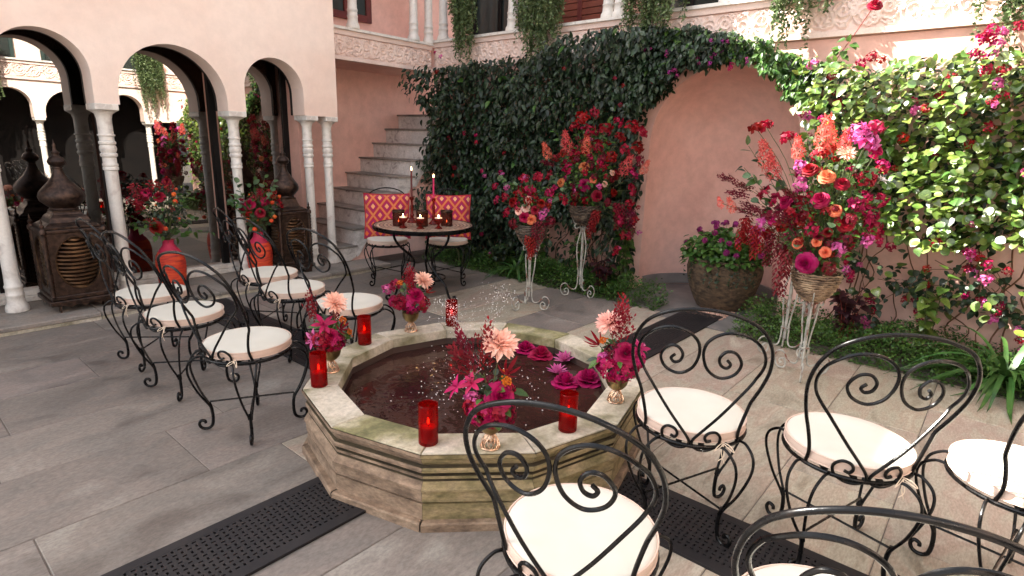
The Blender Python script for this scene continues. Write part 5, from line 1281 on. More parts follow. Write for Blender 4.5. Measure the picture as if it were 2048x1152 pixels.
HM['rose_o'] = [rose_mesh('petal_orange') for _ in range(2)]; HM['rose_p'] = [rose_mesh('petal_peach') for _ in range(2)]
HM['dahlia'] = [dahlia_mesh('petal_peach') for _ in range(2)]
HM['hyd_m'] = [cluster_mesh('hydrangea', m_, .042, 46, .0135, FLAT, .8, 4) for m_ in ('petal_magenta', 'petal_crimson', 'petal_crimson')]
HM['hyd_b'] = [cluster_mesh('hydrangea', 'petal_burgundy', .045, 46, .0135, FLAT, .85, 4) for _ in range(2)]
HM['boug_m'] = [cluster_mesh('bougainvillea', m_, .04, 34, .03, HEART, .85) for m_ in ('petal_magenta', 'petal_crimson', 'petal_lilac')]
HM['boug_r'] = [cluster_mesh('bougainvillea', m_, .04, 34, .028, HEART, .85) for m_ in ('petal_red', 'petal_crimson', 'petal_red')]
HM['boug_p'] = [cluster_mesh('bougainvillea', m_, .036, 26, .026, HEART, .85) for m_ in ('petal_purple', 'petal_plum')]
HM['coral'] = [coral_mesh('petal_coral') for _ in range(2)]
HM['amar'] = [amar_mesh('petal_red'), amar_mesh('petal_burgundy')]
HM['plume_r'] = [plume_mesh('celosia_plume', 'petal_red') for _ in range(2)]
HM['plume_b'] = [plume_mesh('celosia_plume', 'petal_burgundy', .15, .02, 5) for _ in range(2)]
HM['lily_m'] = [lily_mesh('lily', m_) for m_ in ('petal_magenta', 'petal_lilac')]
HM['lily_r'] = [lily_mesh('gloriosa_lily', 'petal_red', recurve=-.5, L_=.06, w=.2)]
HM['lily_w'] = [lily_mesh('lily', 'petal_white', recurve=.2)]
HM['yarrow'] = [ball_cluster('yarrow', 'petal_yarrow', .024, 40, .0042)]
HM['berry_r'] = [berry_mesh() for _ in range(2)]
HM['fruit'] = [fruit_mesh()]
UPR = ('plume_r',); HANG = ('amar',)
LM = {}
for nm, tm, mt in (('leaf', LEAF, 'leaf_mid_one'), ('leaf_dark', LEAF, 'leaf_dark_one'), ('leaf_round', ROUND, 'leaf_euc_one'), ('leaf_heart', HEART, 'leaf_bright_one'), ('leaf_heart_dark', HEART, 'leaf_dark_one'), ('leaf_heart_mid', HEART, 'leaf_mid_one'), ('strap', NARROW, 'leaf_strap_one'), ('leaf_purple', HEART, 'leaf_purple_one')):
    LM[nm] = leaf_mesh(tm, mt)
def quat_to(d, spin=None):
    q = Vector(d).to_track_quat('Z', 'Y')
    from mathutils import Quaternion
    return (q @ Quaternion((0, 0, 1), random.random() * 6.28 if spin is None else spin)).to_euler()
def frame_euler(F): return Matrix(F.tolist()).to_euler()
def put_leaf(nm, par, p, d, n, k):
    return link('leaf', LM[nm], par, p, frame_euler(fr(d, n)), k)
PN = dict(rose='rose')
CAMP = Vector((-2.03, -1.96, 1.5))
def bouquet(key, label, group, z_in, rad, zc, zr, nleaf, leafkinds, loc=None, extra=0, back=True, fill=0, fkinds=('boug_r', 'boug_m', 'hyd_b', 'boug_r')):
    D = HEADS[key]; base = Vector(loc if loc else D['base'])
    o = thing('bouquet', label, 'bouquet', base, 0, group)
    P0 = Vector((0, 0, z_in)); st = MB(); heads = list(D['heads'])
    tv = (CAMP - base); tv.z = 0; tv.normalize()
    if back:                       # the side turned away from the photograph, from the same flowers
        for (t, x, y, z, k) in list(heads):
            if t in ('amar', 'lily_w', 'dahlia', 'twig') or random.random() < .45: continue
            v = Vector((x, y, 0)); dpt = v.dot(tv); v2 = v - tv * (dpt * 2 if dpt > 0 else 0)
            if random.random() < .8 and dpt > .02: heads.append((t, v2.x, v2.y, z - random.uniform(0, .05), k * .95))
    C = Vector((0, 0, zc))
    for i in range(fill):
        v = Vector(rand_unit(1)[0]); q_ = Vector((v.x * rad, v.y * rad, v.z * zr * .9)) * random.uniform(.75, 1.05)
        if random.random() < .6 and q_.dot(tv) < 0: q_ -= tv * (2 * q_.dot(tv))
        heads.append((random.choice(fkinds), q_.x, q_.y, zc + q_.z, random.uniform(.45, .85)))
    for (t, x, y, z, k) in heads:
        if t == 'twig':
            p = Vector((x, y, z)); d = (p - C); d.normalize(); q = MB(); pts = spline([P0, tuple(P0.lerp(p, .6) + Vector((0, 0, .05))), tuple(p)], 5)
            q.tube(pts, .002, 4); tw = q.build('leafy_twig', 'stem', o)
            for j in range(11):
                f = .55 + .45 * j / 10; pp = Vector(pts[min(len(pts) - 1, int(f * (len(pts) - 1)))]) + d * (.02 * (j % 3) - .01)
                dd = Vector(rand_unit(1)[0]) * .8 + d * .7
                put_leaf(random.choice(leafkinds), tw, pp, dd, Vector((-.3, -.3, .8)) + Vector(rand_unit(1)[0]) * .4, random.uniform(.04, .07) * k)
            continue
        p = Vector((x, y, z)); d = (p - C); d.z = d.z * .6 + .35 * d.length
        if d.length < 1e-3: d = Vector((0, 0, 1))
        d.normalize(); d = (d * .75 + tv * .25 + Vector((0, 0, .15))).normalized()
        me = random.choice(HM[t])
        if t in HANG: r_ = (random.uniform(-.1, .1), random.uniform(-.1, .1), random.random() * 6)
        elif t in UPR: r_ = (random.uniform(-.12, .12), random.uniform(-.12, .12), random.random() * 6)
        elif t == 'coral': r_ = quat_to(Vector((d.x * .5, d.y * .5, 1)))
        elif t == 'plume_b': r_ = quat_to(Vector((x, y, abs(z - zc) * .6 + .05)))
        else: r_ = quat_to(d)
        link(me.name.split('.')[0], me, o, p, r_, k)
        mid = P0.lerp(p, .55) + Vector((0, 0, .12 * (p - P0).length))
        st.tube(spline([P0 + Vector((random.gauss(0, .012), random.gauss(0, .012), 0)), mid, p - d * .006], 4), .0016 + .0008 * (p - P0).length, 4)
    st.build('stems', 'stem', o)
    # leaves: large ones one by one, small filling ones as one part
    for i in range(nleaf):
        v = rand_unit(1)[0]; v = Vector(v); v.z = v.z * .9 + .1
        p = C + Vector((v.x * rad, v.y * rad, v.z * zr)) * random.uniform(.75, 1.1)
        d = Vector((v.x, v.y, v.z * .5 + random.uniform(-.5, .4))); n_ = Vector((v.x * .6, v.y * .6, .9)) + Vector(rand_unit(1)[0]) * .5
        put_leaf(random.choice(leafkinds), o, p, d, n_, random.uniform(.035, .065) * (1 + 4 * (rad - .1) * .25))
    N = int(extra)
    if N:
        v = rand_unit(N); rr_ = RNG.random(N) ** .5
        L = np.array(C)[None] + v * np.array([rad, rad, zr]) * (rr_ * .95)[:, None]
        d = v + rand_unit(N) * .8; n_ = v * .5 + rand_unit(N) * .6 + [0, 0, .5]
        fo = scatter('foliage', LEAF, frames(d, n_), L, RNG.uniform(.025, .05, N), random.choice(['leaf_mid', 'leaf_dark']), o); kind(fo, 'stuff')
    return o
GS, GP, GA = 'bouquets in the wicker baskets of the flower stands', 'low bouquets in gold vases on the pool rim', 'wild bouquets in the rattan vases'
bouquet('stand3', 'huge magenta and coral bouquet, half sunlit, in the pale basket right of the niche', GS, .70, .24, 1.12, .40, 70, ['leaf', 'leaf', 'leaf_dark', 'leaf_round'], extra=700, fill=44)
bouquet('stand4', 'dark red bouquet on the rear stand hidden behind the huge right bouquet', GS, .8, .18, 1.0, .2, 24, ['leaf', 'leaf_dark'], loc=(2.46, -.86, 0), extra=250)
bouquet('stand2', 'tall red and orange bouquet on the stand left of the niche', GS, .88, .27, 1.28, .42, 80, ['leaf_dark', 'leaf_dark', 'leaf'], extra=900, fill=46)
bouquet('stand1', 'low pink and peach bouquet on the stand nearest the mosaic table', GS, .76, .17, .98, .18, 40, ['leaf', 'leaf_dark', 'leaf_round'], extra=260, fill=22)
bouquet('rimA', 'magenta bouquet with peach dahlia behind the left corner candle', GP, -.03, .085, .075, .07, 16, ['leaf', 'leaf_dark'], extra=60, fill=7, fkinds=('hyd_m', 'boug_m', 'hyd_b'))
bouquet('rimB', 'magenta bouquet with a big rose and peach dahlia on the far left rim', GP, -.03, .09, .08, .07, 16, ['leaf', 'leaf'], extra=60, fill=7, fkinds=('hyd_m', 'boug_m', 'hyd_b'))
bouquet('rimC', 'magenta bouquet with open peach dahlia on the front rim of the pool', GP, -.03, .09, .09, .09, 18, ['leaf', 'leaf_dark'], extra=70, fill=7, fkinds=('hyd_m', 'boug_m', 'hyd_b'))
bouquet('rimD', 'crimson bouquet with red plume and curled lily on the right rim', GP, -.03, .09, .085, .08, 16, ['leaf', 'leaf_dark'], extra=60, fill=7, fkinds=('hyd_m', 'boug_m', 'hyd_b'))
def arc_extra(o, C, n, rad, zr, kinds):
    for b in range(n):
        a = random.random() * 6.28; e = random.uniform(.1, 1.3); ln = random.uniform(.6, 1.15)
        d = Vector((math.cos(a) * math.cos(e) * rad, math.sin(a) * math.cos(e) * rad * .7, math.sin(e) * zr)) * ln
        q = MB(); pts = spline([(0, 0, .46), tuple(Vector((0, 0, .46)) + d * .5 + Vector((0, 0, .03))), tuple(Vector((0, 0, .46)) + d)], 5); q.tube(pts, .002, 4)
        sp = q.build('leafy_twig', 'stem', o)
        for i in range(9):
            p = Vector(pts[min(len(pts) - 1, 2 + i)]); dd = Vector(rand_unit(1)[0]) + d.normalized() * .6
            put_leaf(random.choice(kinds), sp, p, dd, Vector((0, -.5, .8)) + Vector(rand_unit(1)[0]) * .4, random.uniform(.045, .075))
o = bouquet('arc1', 'wild leafy bouquet with red berries and orange fruit in front of the middle door', GA, .40, .2, .80, .22, 60, ['leaf', 'leaf_dark', 'leaf'], loc=(-.10, 3.90, .0625), extra=350, fill=12, fkinds=('berry_r', 'boug_r', 'fruit'))
arc_extra(o, None, 9, .42, .5, ['leaf', 'leaf_dark', 'leaf_heart_mid'])
o = bouquet('arc2', 'wild bouquet with eucalyptus sprays and hanging orange fruit by the small lantern', GA, .40, .17, .74, .18, 36, ['leaf_round', 'leaf'], loc=(.735, 3.86, .0625), extra=150, fill=12, fkinds=('berry_r', 'boug_r', 'fruit'))
arc_extra(o, None, 10, .38, .58, ['leaf_round', 'leaf_round', 'leaf'])

# ---- flowers floating on the water
def float_flower(t, x, y, k, nm, lab, grp, tilt=.15):
    me = random.choice(HM[t]) if t != 'wl' else WL
    o = link(nm, me, None, (x, y, .2405 + .012 * k), quat_to(Vector((random.uniform(-tilt, tilt), random.uniform(-tilt, tilt), 1))), k)
    tag(o, lab, nm.replace('_', ' '), grp)
q = MB()
for i, (n, el, L_) in enumerate(((5, 66, .05), (7, 42, .062), (8, 16, .066))):
    for k in range(n):
        a = 2 * math.pi * k / n + i * .4; e = R(el); d = (math.cos(a) * math.cos(e), math.sin(a) * math.cos(e), math.sin(e)); nn = (-math.cos(a) * math.sin(e), -math.sin(a) * math.sin(e), math.cos(e))
        sub(q, leaf_t(.34, rows=((.0, .4), (.35, .95), (.7, .85)), fold=.2, curl=-.1), fr(d, nn), (0, 0, -.005), L_)
WL = q.mesh('water_lily', 'petal_lilac')
GF = 'magenta roses floating on the pool'
for (x, y, k), lab in (((.60, .15, 1.5), 'magenta floating rose at the left end of the rose cluster'), ((.79, .10, 1.5), 'magenta floating rose nearest the far right pool side'), ((.59, .02, 1.55), 'magenta floating rose in front of its cluster, beside a lily'), ((.70, .17, 1.3), 'magenta floating rose at the back of the cluster, half hidden'), ((.35, -.33, 1.6), 'magenta floating rose behind the front right candle'), ((.47, -.40, 1.7), 'wide open magenta floating rose nearest the right vase')):
    float_flower('rose_m', x, y, k, 'floating_rose', lab, GF)
for (x, y, k), lab in (((.62, -.13, 1.15), 'lilac water lily right of the rose cluster'), ((.44, -.21, 1.1), 'lilac water lily behind the rose at the front right candle'), ((.56, .36, 1.1), 'lilac water lily behind the peach dahlia')):
    float_flower('wl', x, y, k, 'water_lily', lab, 'lilac water lilies floating on the pool')

# ================================================================== PLANTS
def fbm(x, y, z=0.0, f=1.0): return noise.fractal(Vector((x * f, y * f, z * f)), 1.0, 2.0, 3)
def ztop(v):
    return float(np.interp(v, [-4, -1.5, -.9, -.55, -.3, .15, .6, 1.2, 1.8, 2.3, 3.1, 4.0, 4.3], [2.2, 2.18, 2.15, 2.2, 2.33, 2.5, 2.6, 2.62, 2.6, 2.45, 2.44, 2.42, 2.35]))
def vine(name, label, vr, zr, N, inside, tm, mats, size, u_out, one_kind, n_one, flowers, fl_scale=1.0, downs=.75, seed=1, group=None, upn=.75, alt='leaf', under=0, orderly=0, deep=0, split=.05):
    rg = np.random.default_rng(seed)
    o = thing(name, label, 'climbing plant', (3.5, (vr[0] + vr[1]) / 2, 0), 0, group)
    off = np.array(o.location)
    P = []; 
    while len(P) < N:
        v = rg.uniform(*vr); z = rg.uniform(*zr)
        dn = inside(v, z)
        if dn <= 0 or rg.random() > dn: continue
        bulge = .5 + .5 * fbm(v, z, seed, 2.1) 
        thick = (u_out + (.22 if v > 3.45 else 0)) * (.2 + .95 * max(0, min(1.25, bulge + .15)) ** 1.4)
        dep = thick * rg.random() ** (.55 if rg.random() < .6 else 1.6) + .03
        P.append((3.5 - dep, v, z, dep / max(thick, .01)))
    P = np.array(P); L = P[:, :3]
    d = np.stack([rg.uniform(-.9, -.1, N), rg.normal(0, .55, N), -downs + rg.normal(0, .45, N)], 1)
    n_ = np.stack([-.5 + rg.normal(0, .45, N), rg.normal(0, .45, N), upn + rg.normal(0, .45, N)], 1)
    if orderly:                    # most leaves turn their face to the light
        m_ = rg.random(N) < orderly
        n_[m_] = np.array([-.55, .45, 1.0]) + rg.normal(0, .28, (m_.sum(), 3))
    S = rg.uniform(size[0], size[1], N)
    order = np.argsort(-P[:, 3] - S * 3)
    if n_one:
        ids = order[:n_one]; rest = np.setdiff1d(np.arange(N), ids)
        for i in ids:
            put_leaf(one_kind if rg.random() < .72 else alt, o, tuple(L[i] - off), d[i], n_[i], float(S[i]) * (1 if rg.random() < .8 else 1.25))
    else: rest = np.arange(N)
    mi_ = None if not isinstance(mats, list) else (L[rest][:, 1] + rg.normal(0, .12, len(rest)) < split).astype(int)  # lighter leaf colour past the split paints the sunlit end of the creeper
    fo = scatter('foliage', tm, frames(d[rest], n_[rest]), L[rest] - off, S[rest], mats, o, mi=mi_); kind(fo, 'stuff')
    if under:
        Q = []
        while len(Q) < under:
            v = rg.uniform(*vr); z = rg.uniform(*zr); dn = inside(v, z)
            if dn <= 0 or rg.random() > dn: continue
            Q.append((3.5 - rg.uniform(.02, .2), v, z))
        Q = np.array(Q) - off
        d2 = np.stack([rg.uniform(-.6, .1, under), rg.normal(0, .6, under), rg.normal(-.4, .5, under)], 1); n2 = rg.normal(0, .5, (under, 3)) + [-.5, 0, .5]
        kind(scatter('undergrowth', LEAF, frames(d2, n2), Q, rg.uniform(.04, .08, under), 'leaf_dark', o), 'stuff')  # inner leaves kept dark: shade in the gaps put into their colour
    # stems on the wall
    q = MB()
    for k in range(int((vr[1] - vr[0]) * 5)):
        v = rg.uniform(*vr); z = .02; pts = []
        while z < zr[1] - .15 and len(pts) < 20:
            if inside(v, z) > 0 or (z < .5 and abs(v - .22) > .78): pts.append((3.5 - .03 - rg.random() * .04 - off[0], v - off[1], z))
            z += .16; v += rg.normal(0, .06)
        if len(pts) > 3 and all(arch_d(p_[1] + off[1], p_[2]) > .74 for p_ in pts) and max(b_[2] - a_[2] for a_, b_ in zip(pts, pts[1:])) < .4: q.tube(spline(pts, 3), .006, 5)
    if q.v: q.build('stems', 'stem_brown', o)
    for k in range(deep):
        while True:
            v = rg.uniform(*vr); z = rg.uniform(*zr)
            if inside(v, z) > .5: break
        link('bougainvillea', random.choice(HM['boug_m' if k % 3 == 0 else 'boug_r']), o, (3.5 - rg.uniform(.24, .46) - off[0], v - off[1], z), quat_to(Vector((-.7, random.uniform(-.4, .4), .4))), rg.uniform(.45, .95))
    for (u, v, z, c) in flowers:
        for j in range(2 if c != 'r' else 1):
            me = random.choice(HM['boug_' + c]); link('bougainvillea', me, o, (u - off[0] + random.gauss(0, .02), v - off[1] + random.gauss(0, .03), z + random.gauss(0, .03)), quat_to(Vector((-.7, random.uniform(-.4, .4), .4))), fl_scale * random.uniform(.8, 1.15))
    return o
def arch_d(v, z): return math.hypot(v - .22, z - 1.53) if z > 1.53 else abs(v - .22)
def ins_left(v, z):
    if z > ztop(v) + .05 * fbm(v, z, 3, 5): return 0
    if v < 1.75 and arch_d(v, z) < .76 + .05 * fbm(v, z, 9, 4): return .06 if (arch_d(v, z) > .70 and z < 1.4) else 0
    if v > (3.93 if z < 1.75 else 4.02 + .1 * fbm(v, z, 5, 3)): return 0
    if v < .95 and z < 2.0: return .12
    lo = .62 + .25 * fbm(v, z, 2, 1.5)
    if v > 2.5: lo -= .45
    if z < lo: return .16 if 1.25 < v else .55
    return 1.0
def ins_arch(v, z):
    a = math.hypot(v - .22, z - 1.53)
    if z > ztop(v) + .06 * fbm(v, z, 3, 6): return 0
    if a < .74 + .07 * fbm(v, z, 7, 6) or z < 1.9: return 0
    return 1.0
def ins_right(v, z):
    if z > ztop(v) + .06 * fbm(v, z, 4, 4): return 0
    if arch_d(v, z) < .84 + .06 * fbm(v, z, 6, 4): return 0
    if v > -.72 and z < 1.3: return 0
    lo = .86 + .16 * fbm(v, z, 8, 2) - (.25 if v > -1.1 else 0)
    if z < lo: return .05 if z > .3 else 0
    return .95 if fbm(v, z, 12, 2.2) > -.55 else .3
vine('ivy', 'dense dark green climbing plant covering the wall between stairs and niche', (.86, 4.25), (.08, 2.7), 17000, ins_left, LEAF, 'leaf_dark', (.045, .092), .42, 'leaf_dark', 280, VINEF['vineL'], .55, seed=2)
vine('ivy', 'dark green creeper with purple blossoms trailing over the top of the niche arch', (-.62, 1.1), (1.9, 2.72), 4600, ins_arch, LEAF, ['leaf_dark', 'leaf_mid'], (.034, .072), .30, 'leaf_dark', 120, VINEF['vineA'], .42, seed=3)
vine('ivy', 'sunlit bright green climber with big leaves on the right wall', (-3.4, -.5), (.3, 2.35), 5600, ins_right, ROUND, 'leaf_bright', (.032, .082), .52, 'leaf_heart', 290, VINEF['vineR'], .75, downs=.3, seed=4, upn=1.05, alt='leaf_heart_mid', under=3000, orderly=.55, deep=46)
# lower bougainvillea on bare stems
o = thing('bougainvillea_bush', 'bare-stemmed bougainvillea with magenta clusters on the lower right wall', 'climbing plant', (3.4, -1.8, 0))
q = MB(); rg = random.Random(9)
tips = [(u, v, z) for (u, v, z, c) in VINEF['vineLow']]
for i in range(9):
    v0 = -1.0 - .2 * i; pts = [(3.40, v0, .0)]
    for k in range(1, 9): pts.append((3.44 - .02 * rg.random(), pts[-1][1] + rg.gauss(-.01, .05), .11 * k))
    q.tube(spline([(a - 3.4, b + 1.8, c) for a, b, c in pts], 3), .0045, 5)
for (u, v, z) in tips:
    pts = [(3.45, v + rg.uniform(-.3, .3), z + rg.uniform(.1, .3)), (3.38, v + rg.uniform(-.1, .1), z + .1), (u, v, z)]
    q.tube(spline([(a - 3.4, b + 1.8, c) for a, b, c in pts], 4), .003, 4)
q.build('stems', 'stem_brown', o)
for (u, v, z, c) in VINEF['vineLow']:
    me = random.choice(HM['boug_' + c]); link('bougainvillea', me, o, (u - 3.4, v + 1.8, z), quat_to(Vector((-.7, random.uniform(-.4, .4), .4))), random.uniform(.5, .8))
    for j in range(4): put_leaf('leaf_heart_dark', o, (u - 3.4 + random.gauss(0, .04), v + 1.8 + random.gauss(0, .07), z + random.gauss(.05, .06)), (-.5, random.gauss(0, .6), -.5), (-.5, 0, .8), random.uniform(.04, .065))
N = 380; L = []
while len(L) < N:
    v = RNG.uniform(-3.2, -.95); z = .5 + .12 * fbm(v, 0, 3, 2) + RNG.normal(0, .07) - .10 * max(0, -1.9 - v)
    if v > -1.35: z = RNG.uniform(.1, .7)
    if z > .05: L.append((3.38 - abs(RNG.normal(0, .06)) - 3.4, v + 1.8, z))
L = np.array(L); d = np.stack([RNG.uniform(-.9, -.1, N), RNG.normal(0, .6, N), RNG.normal(-.3, .5, N)], 1); n_ = np.stack([-.5 + RNG.normal(0, .3, N), RNG.normal(0, .3, N), np.full(N, .7)], 1)
kind(scatter('foliage', HEART, frames(d, n_), L, RNG.uniform(.035, .06, N), 'leaf_dark', o), 'stuff')

# ground cover between paving and wall
def cover(label, u0, u1, v0, v1, N, hgt, skip=None):
    P = []
    while len(P) < N:
        v = RNG.uniform(v0, v1); u = RNG.uniform(bed_edge(v) - .05 if u0 is None else u0, u1)
        if skip and skip(u, v): continue
        e = bed_edge(v) if u0 is None else u0
        edge = min(1, (u - e + .06) / .12 + .25 * fbm(u, v, 0, 6))
        if edge <= 0: continue
        hh = hgt * (.45 + .8 * max(0, .5 + fbm(u, v, 1, 3.5))) * edge
        P.append((u, v, RNG.random() ** .6 * hh - .005))
    P = np.array(P); n = len(P)
    d = rand_unit(n); d[:, 2] = np.abs(d[:, 2]) * .6 + .1; nn = rand_unit(n) * .6 + [0, 0, 1]
    g_ = scatter('ground_cover', TINY, frames(d, nn), P, RNG.uniform(.018, .036, n), 'leaf_cover'); kind(g_, 'stuff'); tag(g_, label, 'ground cover')
cover('low green ground cover along the foot of the dark ivy wall', None, 3.46, .36, 3.7, 17000, .19, skip=lambda u, v: v < .95 and u > 3.1)
cover('low green ground cover along the foot of the right wall', None, 3.46, -3.4, -.38, 17000, .17)
# gravel by the niche
N = 900; L = np.stack([RNG.uniform(2.95, 3.3, N), RNG.uniform(-.2, .2, N), np.full(N, .006)], 1)
keep = (L[:, 1] < .16 - (L[:, 0] - 2.95) * .2) & (np.hypot(L[:, 0] - 3.44, L[:, 1]) > .2); L = L[keep]
q = MB(); q.sphere((0, 0, 0), 1, 5, 3, sz=.6)
gr_ = scatter('gravel', (q.v, q.f), np.tile(np.eye(3), (len(L), 1, 1)), L, RNG.uniform(.006, .012, len(L)), 'gravel', smooth=False); kind(gr_, 'stuff'); tag(gr_, 'patch of pinkish gravel before the pot in the niche', 'gravel')

# geranium in the niche pot
o = thing('geranium', 'leafy geranium with plum flowers filling the pot in the niche', 'plant', (3.44, 0, .43))
N = 1500; v = rand_unit(N); v[:, 2] = np.abs(v[:, 2])
L = v * np.array([.36, .40, .30]) * (RNG.random(N) ** .35)[:, None] + [-.03, 0, .03]
fo = scatter('foliage', ROUND, frames(v * .5 + rand_unit(N) * .6, v * .7 + [0, 0, .6] + rand_unit(N) * .4), L, RNG.uniform(.03, .055, N), 'leaf_mid', o); kind(fo, 'stuff')
for i in range(40):
    a = random.uniform(math.pi * .5, math.pi * 1.5); p = Vector((.34 * math.cos(a) - .03, .38 * math.sin(a), random.uniform(.0, .3))); p.x *= 1 - .5 * p.z; 
    put_leaf('leaf_heart_mid', o, p, (math.cos(a), math.sin(a), -.2), (math.cos(a) * .5, math.sin(a) * .5, .8), random.uniform(.05, .075))
st = MB()
for i in range(34):
    a = random.random() * 6.28; e = random.uniform(.15, 1.3); p = Vector((.37 * math.cos(a) * math.cos(e) - .03, .42 * math.sin(a) * math.cos(e), .10 + .30 * math.sin(e)))
    link('blossom', random.choice([CL for CL in HM['geran']]) if 'geran' in HM else HM.setdefault('geran', [cluster_mesh('blossom', 'petal_plum', .022, 16, .018, FLAT, .8, 4), cluster_mesh('blossom', 'petal_plum', .02, 12, .018, FLAT, .8, 4)])[0], o, p, quat_to(Vector((p.x, p.y, .4))), random.uniform(.8, 1.2))
    st.tube(spline([(0, 0, 0), tuple(p * .6 + Vector((0, 0, .06))), tuple(p)], 3), .0016, 4)
for i in range(14):
    a = random.uniform(math.pi * .6, math.pi * 1.4); p0 = Vector((.33 * math.cos(a), .33 * math.sin(a), .05))
    for j in range(12):
        p = p0 + Vector((.012 * math.cos(a) * min(j, 4), .012 * math.sin(a) * min(j, 4), -.018 * j + random.gauss(0, .006)))
        put_leaf('leaf_dark', o, p, rand_unit(1)[0], (math.cos(a), math.sin(a), .3), random.uniform(.02, .034))
st.build('stems', 'stem', o)

def stem_plant(nm, label, cat, loc, n, h, spread, lk, size, stem='stem', per=9, group=None):
    o = thing(nm, label, cat, loc, 0, group); q = MB()
    for i in range(n):
        a = random.uniform(0, 6.28); sp = spread * random.uniform(.2, 1)
        tip = Vector((sp * math.cos(a), sp * math.sin(a), h * random.uniform(.65, 1.05))); pts = spline([(0.03 * math.cos(a), .03 * math.sin(a), 0), tuple(tip * .5 + Vector((0, 0, .1 * h))), tuple(tip)], 6)
        q.tube(pts, [.005 * (1 - .6 * k / (len(pts) - 1)) for k in range(len(pts))], 5)
        for j in range(per):
            f = .25 + .75 * j / (per - 1); p = Vector(pts[int(f * (len(pts) - 1))]); b = a + j * 2.4
            put_leaf(lk, o, p, (math.cos(b), math.sin(b), random.uniform(-.5, .3)), (math.cos(b) * .2 - .3, math.sin(b) * .2, .9), random.uniform(*size))
    q.build('stems', stem, o); return o
GB = 'leafy plants in the bed at the foot of the walls'
stem_plant('leafy_shrub', 'upright plant with big fresh green leaves against the pink right wall', 'plant', (3.12, -1.68, 0), 5, .62, .13, 'leaf_heart', (.07, .105), group=GB)
stem_plant('leafy_shrub', 'dark purple-leaved shrub at the foot of the right wall by the front stand', 'plant', (3.15, -1.14, 0), 8, .45, .2, 'leaf_purple', (.06, .095), stem='stem_red', group=GB)
stem_plant('leafy_shrub', 'green leafy shrub beside the left edge of the niche', 'plant', (3.25, .98, 0), 9, .8, .16, 'leaf_heart_mid', (.06, .095), group=GB)
stem_plant('leafy_shrub', 'green leafy shrub between the two left flower stands', 'plant', (3.2, 1.55, 0), 7, .62, .2, 'leaf_heart_mid', (.06, .09), group=GB)
stem_plant('leafy_shrub', 'green leafy shrub under the low left flower stand', 'plant', (3.2, 2.1, 0), 8, .65, .2, 'leaf_heart_mid', (.055, .085), group=GB)
stem_plant('leafy_shrub', 'small dark shrub behind the pillowed chair on the right', 'plant', (2.9, 3.05, 0), 9, .55, .22, 'leaf_heart_dark', (.05, .08), group=GB)
stem_plant('leafy_shrub', 'dark bronze shrub behind the taller left stand', 'plant', (3.05, 1.12, 0), 6, .4, .16, 'leaf_purple', (.06, .085), stem='stem_red', group=GB)
stem_plant('leafy_shrub', 'low leafy shrub between the mosaic table and the ivy', 'plant', (3.0, 2.55, 0), 7, .4, .2, 'leaf_heart_dark', (.05, .08), group=GB)
def strap_plant(label, loc, n, ln, group=None):
    o = thing('strap_leaf_plant', label, 'plant', loc, 0, group)
    for i in range(n):
        a = random.random() * 6.28; el = random.uniform(.55, 1.35); L_ = ln * random.uniform(.7, 1.1); w = random.uniform(.014, .022); vs = []; m_ = 9
        for k in range(m_ + 1):
            t = k / m_; r = L_ * (math.cos(el) * t + .25 * t * t); z = L_ * (math.sin(el) * t - (.75 + .2 * math.sin(i)) * t ** 2.4 * (1.0 if el < 1.1 else .6)); ww = w * (1 - .15 * t if t < .7 else max(.02, (1 - t) / .3) * .9)
            c = Vector((r * math.cos(a), r * math.sin(a), max(z, .01))); sd = Vector((-math.sin(a), math.cos(a), 0)) * ww
            vs += [tuple(c - sd + Vector((0, 0, .004))), tuple(c), tuple(c + sd + Vector((0, 0, .004)))]
        q = MB(); q.add(vs, [(3 * k + j, 3 * k + j + 1, 3 * k + j + 4, 3 * k + j + 3) for k in range(m_) for j in (0, 1)], 0, True); q.build('leaf', 'leaf_strap_one', o)
strap_plant('clump of long arching strap leaves at the right edge, partly sunlit', (2.84, -2.16, 0), 70, .66)
strap_plant('clump of strap leaves in the bed behind the low left stand', (3.0, 2.25, 0), 26, .5)
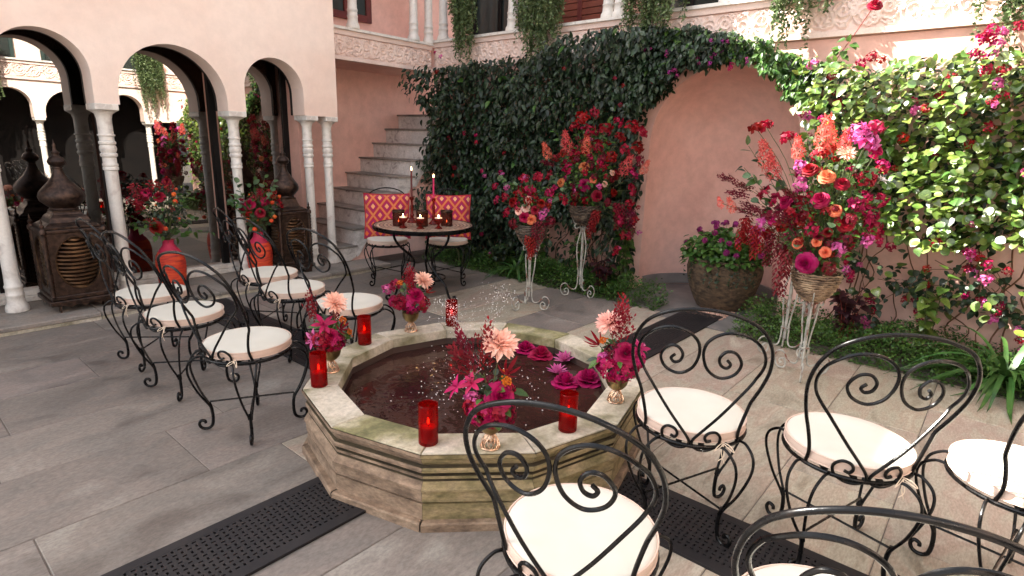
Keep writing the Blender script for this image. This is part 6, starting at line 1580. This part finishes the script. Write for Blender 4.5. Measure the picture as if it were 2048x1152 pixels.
# plants hanging over the carved frieze
def hanging(label, v, half, ztop_, zlow, N, flower=False, u=3.42, group='plants trailing from the gallery over the carved frieze', sgn=-1, ax='v'):
    o = thing('hanging_plant', label, 'plant', (u, v, ztop_) if ax == 'v' else (v, u, ztop_), 0, group)
    L = []; D_ = []; q = MB()
    for i in range(int(half * 620)):
        y0 = random.uniform(-half, half) * random.uniform(.6, 1.05); ln = (ztop_ - zlow) * random.triangular(.35, 1.1, .9) * (1 - .35 * (abs(y0) / half) ** 2) * (.82 + .25 * math.sin(y0 * 38 + v * 7)); x0 = sgn * random.uniform(.0, .16)
        pts = []; y = y0; x = x0
        for k in range(9):
            t = k / 8; y += random.gauss(0, .009); x += sgn * (.012 if k < 2 else random.gauss(0, .006)); pts.append((x, y, -ln * t))
        if i % 3 == 0: q.tube([p if ax == 'v' else (p[1], p[0], p[2]) for p in pts], .0018, 4)
        for k in range(int(ln / .0125)):
            f = k * .0125 / ln * 8; a = pts[int(f)]; b = pts[min(8, int(f) + 1)]; t = f - int(f)
            L.append([a[j] + (b[j] - a[j]) * t for j in range(3)]); D_.append((random.gauss(0, .8) + sgn * .5, random.gauss(0, .8), -.5 + random.gauss(0, .5)))
    L = np.array(L); D_ = np.array(D_)
    if ax != 'v': L = L[:, [1, 0, 2]]; D_ = D_[:, [1, 0, 2]]
    n = len(L); fo = scatter('foliage', LEAF if n < 1 else TINY, frames(D_, rand_unit(n) + [0, 0, .8]), L, RNG.uniform(.024, .046, n), 'leaf_hang', o); kind(fo, 'stuff')
    q.build('stems', 'stem', o)
    if flower:
        m_ = 220; ids = RNG.integers(0, n, m_); Lf = L[ids] + RNG.normal(0, .012, (m_, 3))
        kind(scatter('blossoms', FLAT, frames(rand_unit(m_), rand_unit(m_)), Lf, np.full(m_, .014), 'petal_white_many', o), 'stuff')
hanging('dark trailing plant hanging at the inner corner of the gallery', 3.5, .2, 3.45, 2.42, 0)
hanging('trailing plant with tiny white flowers hanging between the slim gallery columns', 2.3, .33, 3.4, 2.32, 0, True)
hanging('trailing plant with tiny white flowers hanging above the left side of the niche arch', .95, .36, 3.4, 2.44, 0, True)
hanging('sunlit pale trailing plant hanging right of the niche arch', -.36, .26, 3.4, 2.28, 0)
hanging('sunlit trailing plant hanging at the top right corner over pink blossoms', -1.78, .24, 3.3, 2.08, 0, True)
for lab, x, lo in (('trailing plant on the opposite gallery, seen mirrored in the middle glass door', 1.75, 1.95), ('trailing plant on the opposite gallery, seen mirrored in the left glass door', .0, 1.95), ('trailing plant at the corner of the opposite gallery, mirrored in the doors', 2.75, 1.9)):
    hanging(lab, x, .3, 3.3, lo, 0, u=-3.86, sgn=1, ax='u', group='plants trailing from the opposite gallery')
# a single red rose on a long stem above the right climber
o = thing('climbing_rose', 'single red rose on a long leafy stem rising above the right climber', 'rose', (3.22, -.95, 1.95))
pts = spline([(.1, .32, .02), (.06, .22, .25), (.04, .12, .42), (0, .0, .62)], 7); q = MB(); q.tube(pts, .0035, 5); q.build('stem', 'stem_red', o)
link('rose', HM['rose_r'][0], o, pts[-1], quat_to(Vector((-.5, -.2, .6))), 1.05)
for i in range(22):
    p = Vector(pts[2 + int(i * 12 / 22)]); a = i * 2.4
    put_leaf('leaf_heart_mid', o, p + Vector((0, .02 * math.cos(a) * 2, .01 * math.sin(a))), (math.cos(a) * .3 - .3, math.cos(a), math.sin(a) * .6 - .1), (-.6, 0, .7), random.uniform(.05, .075))
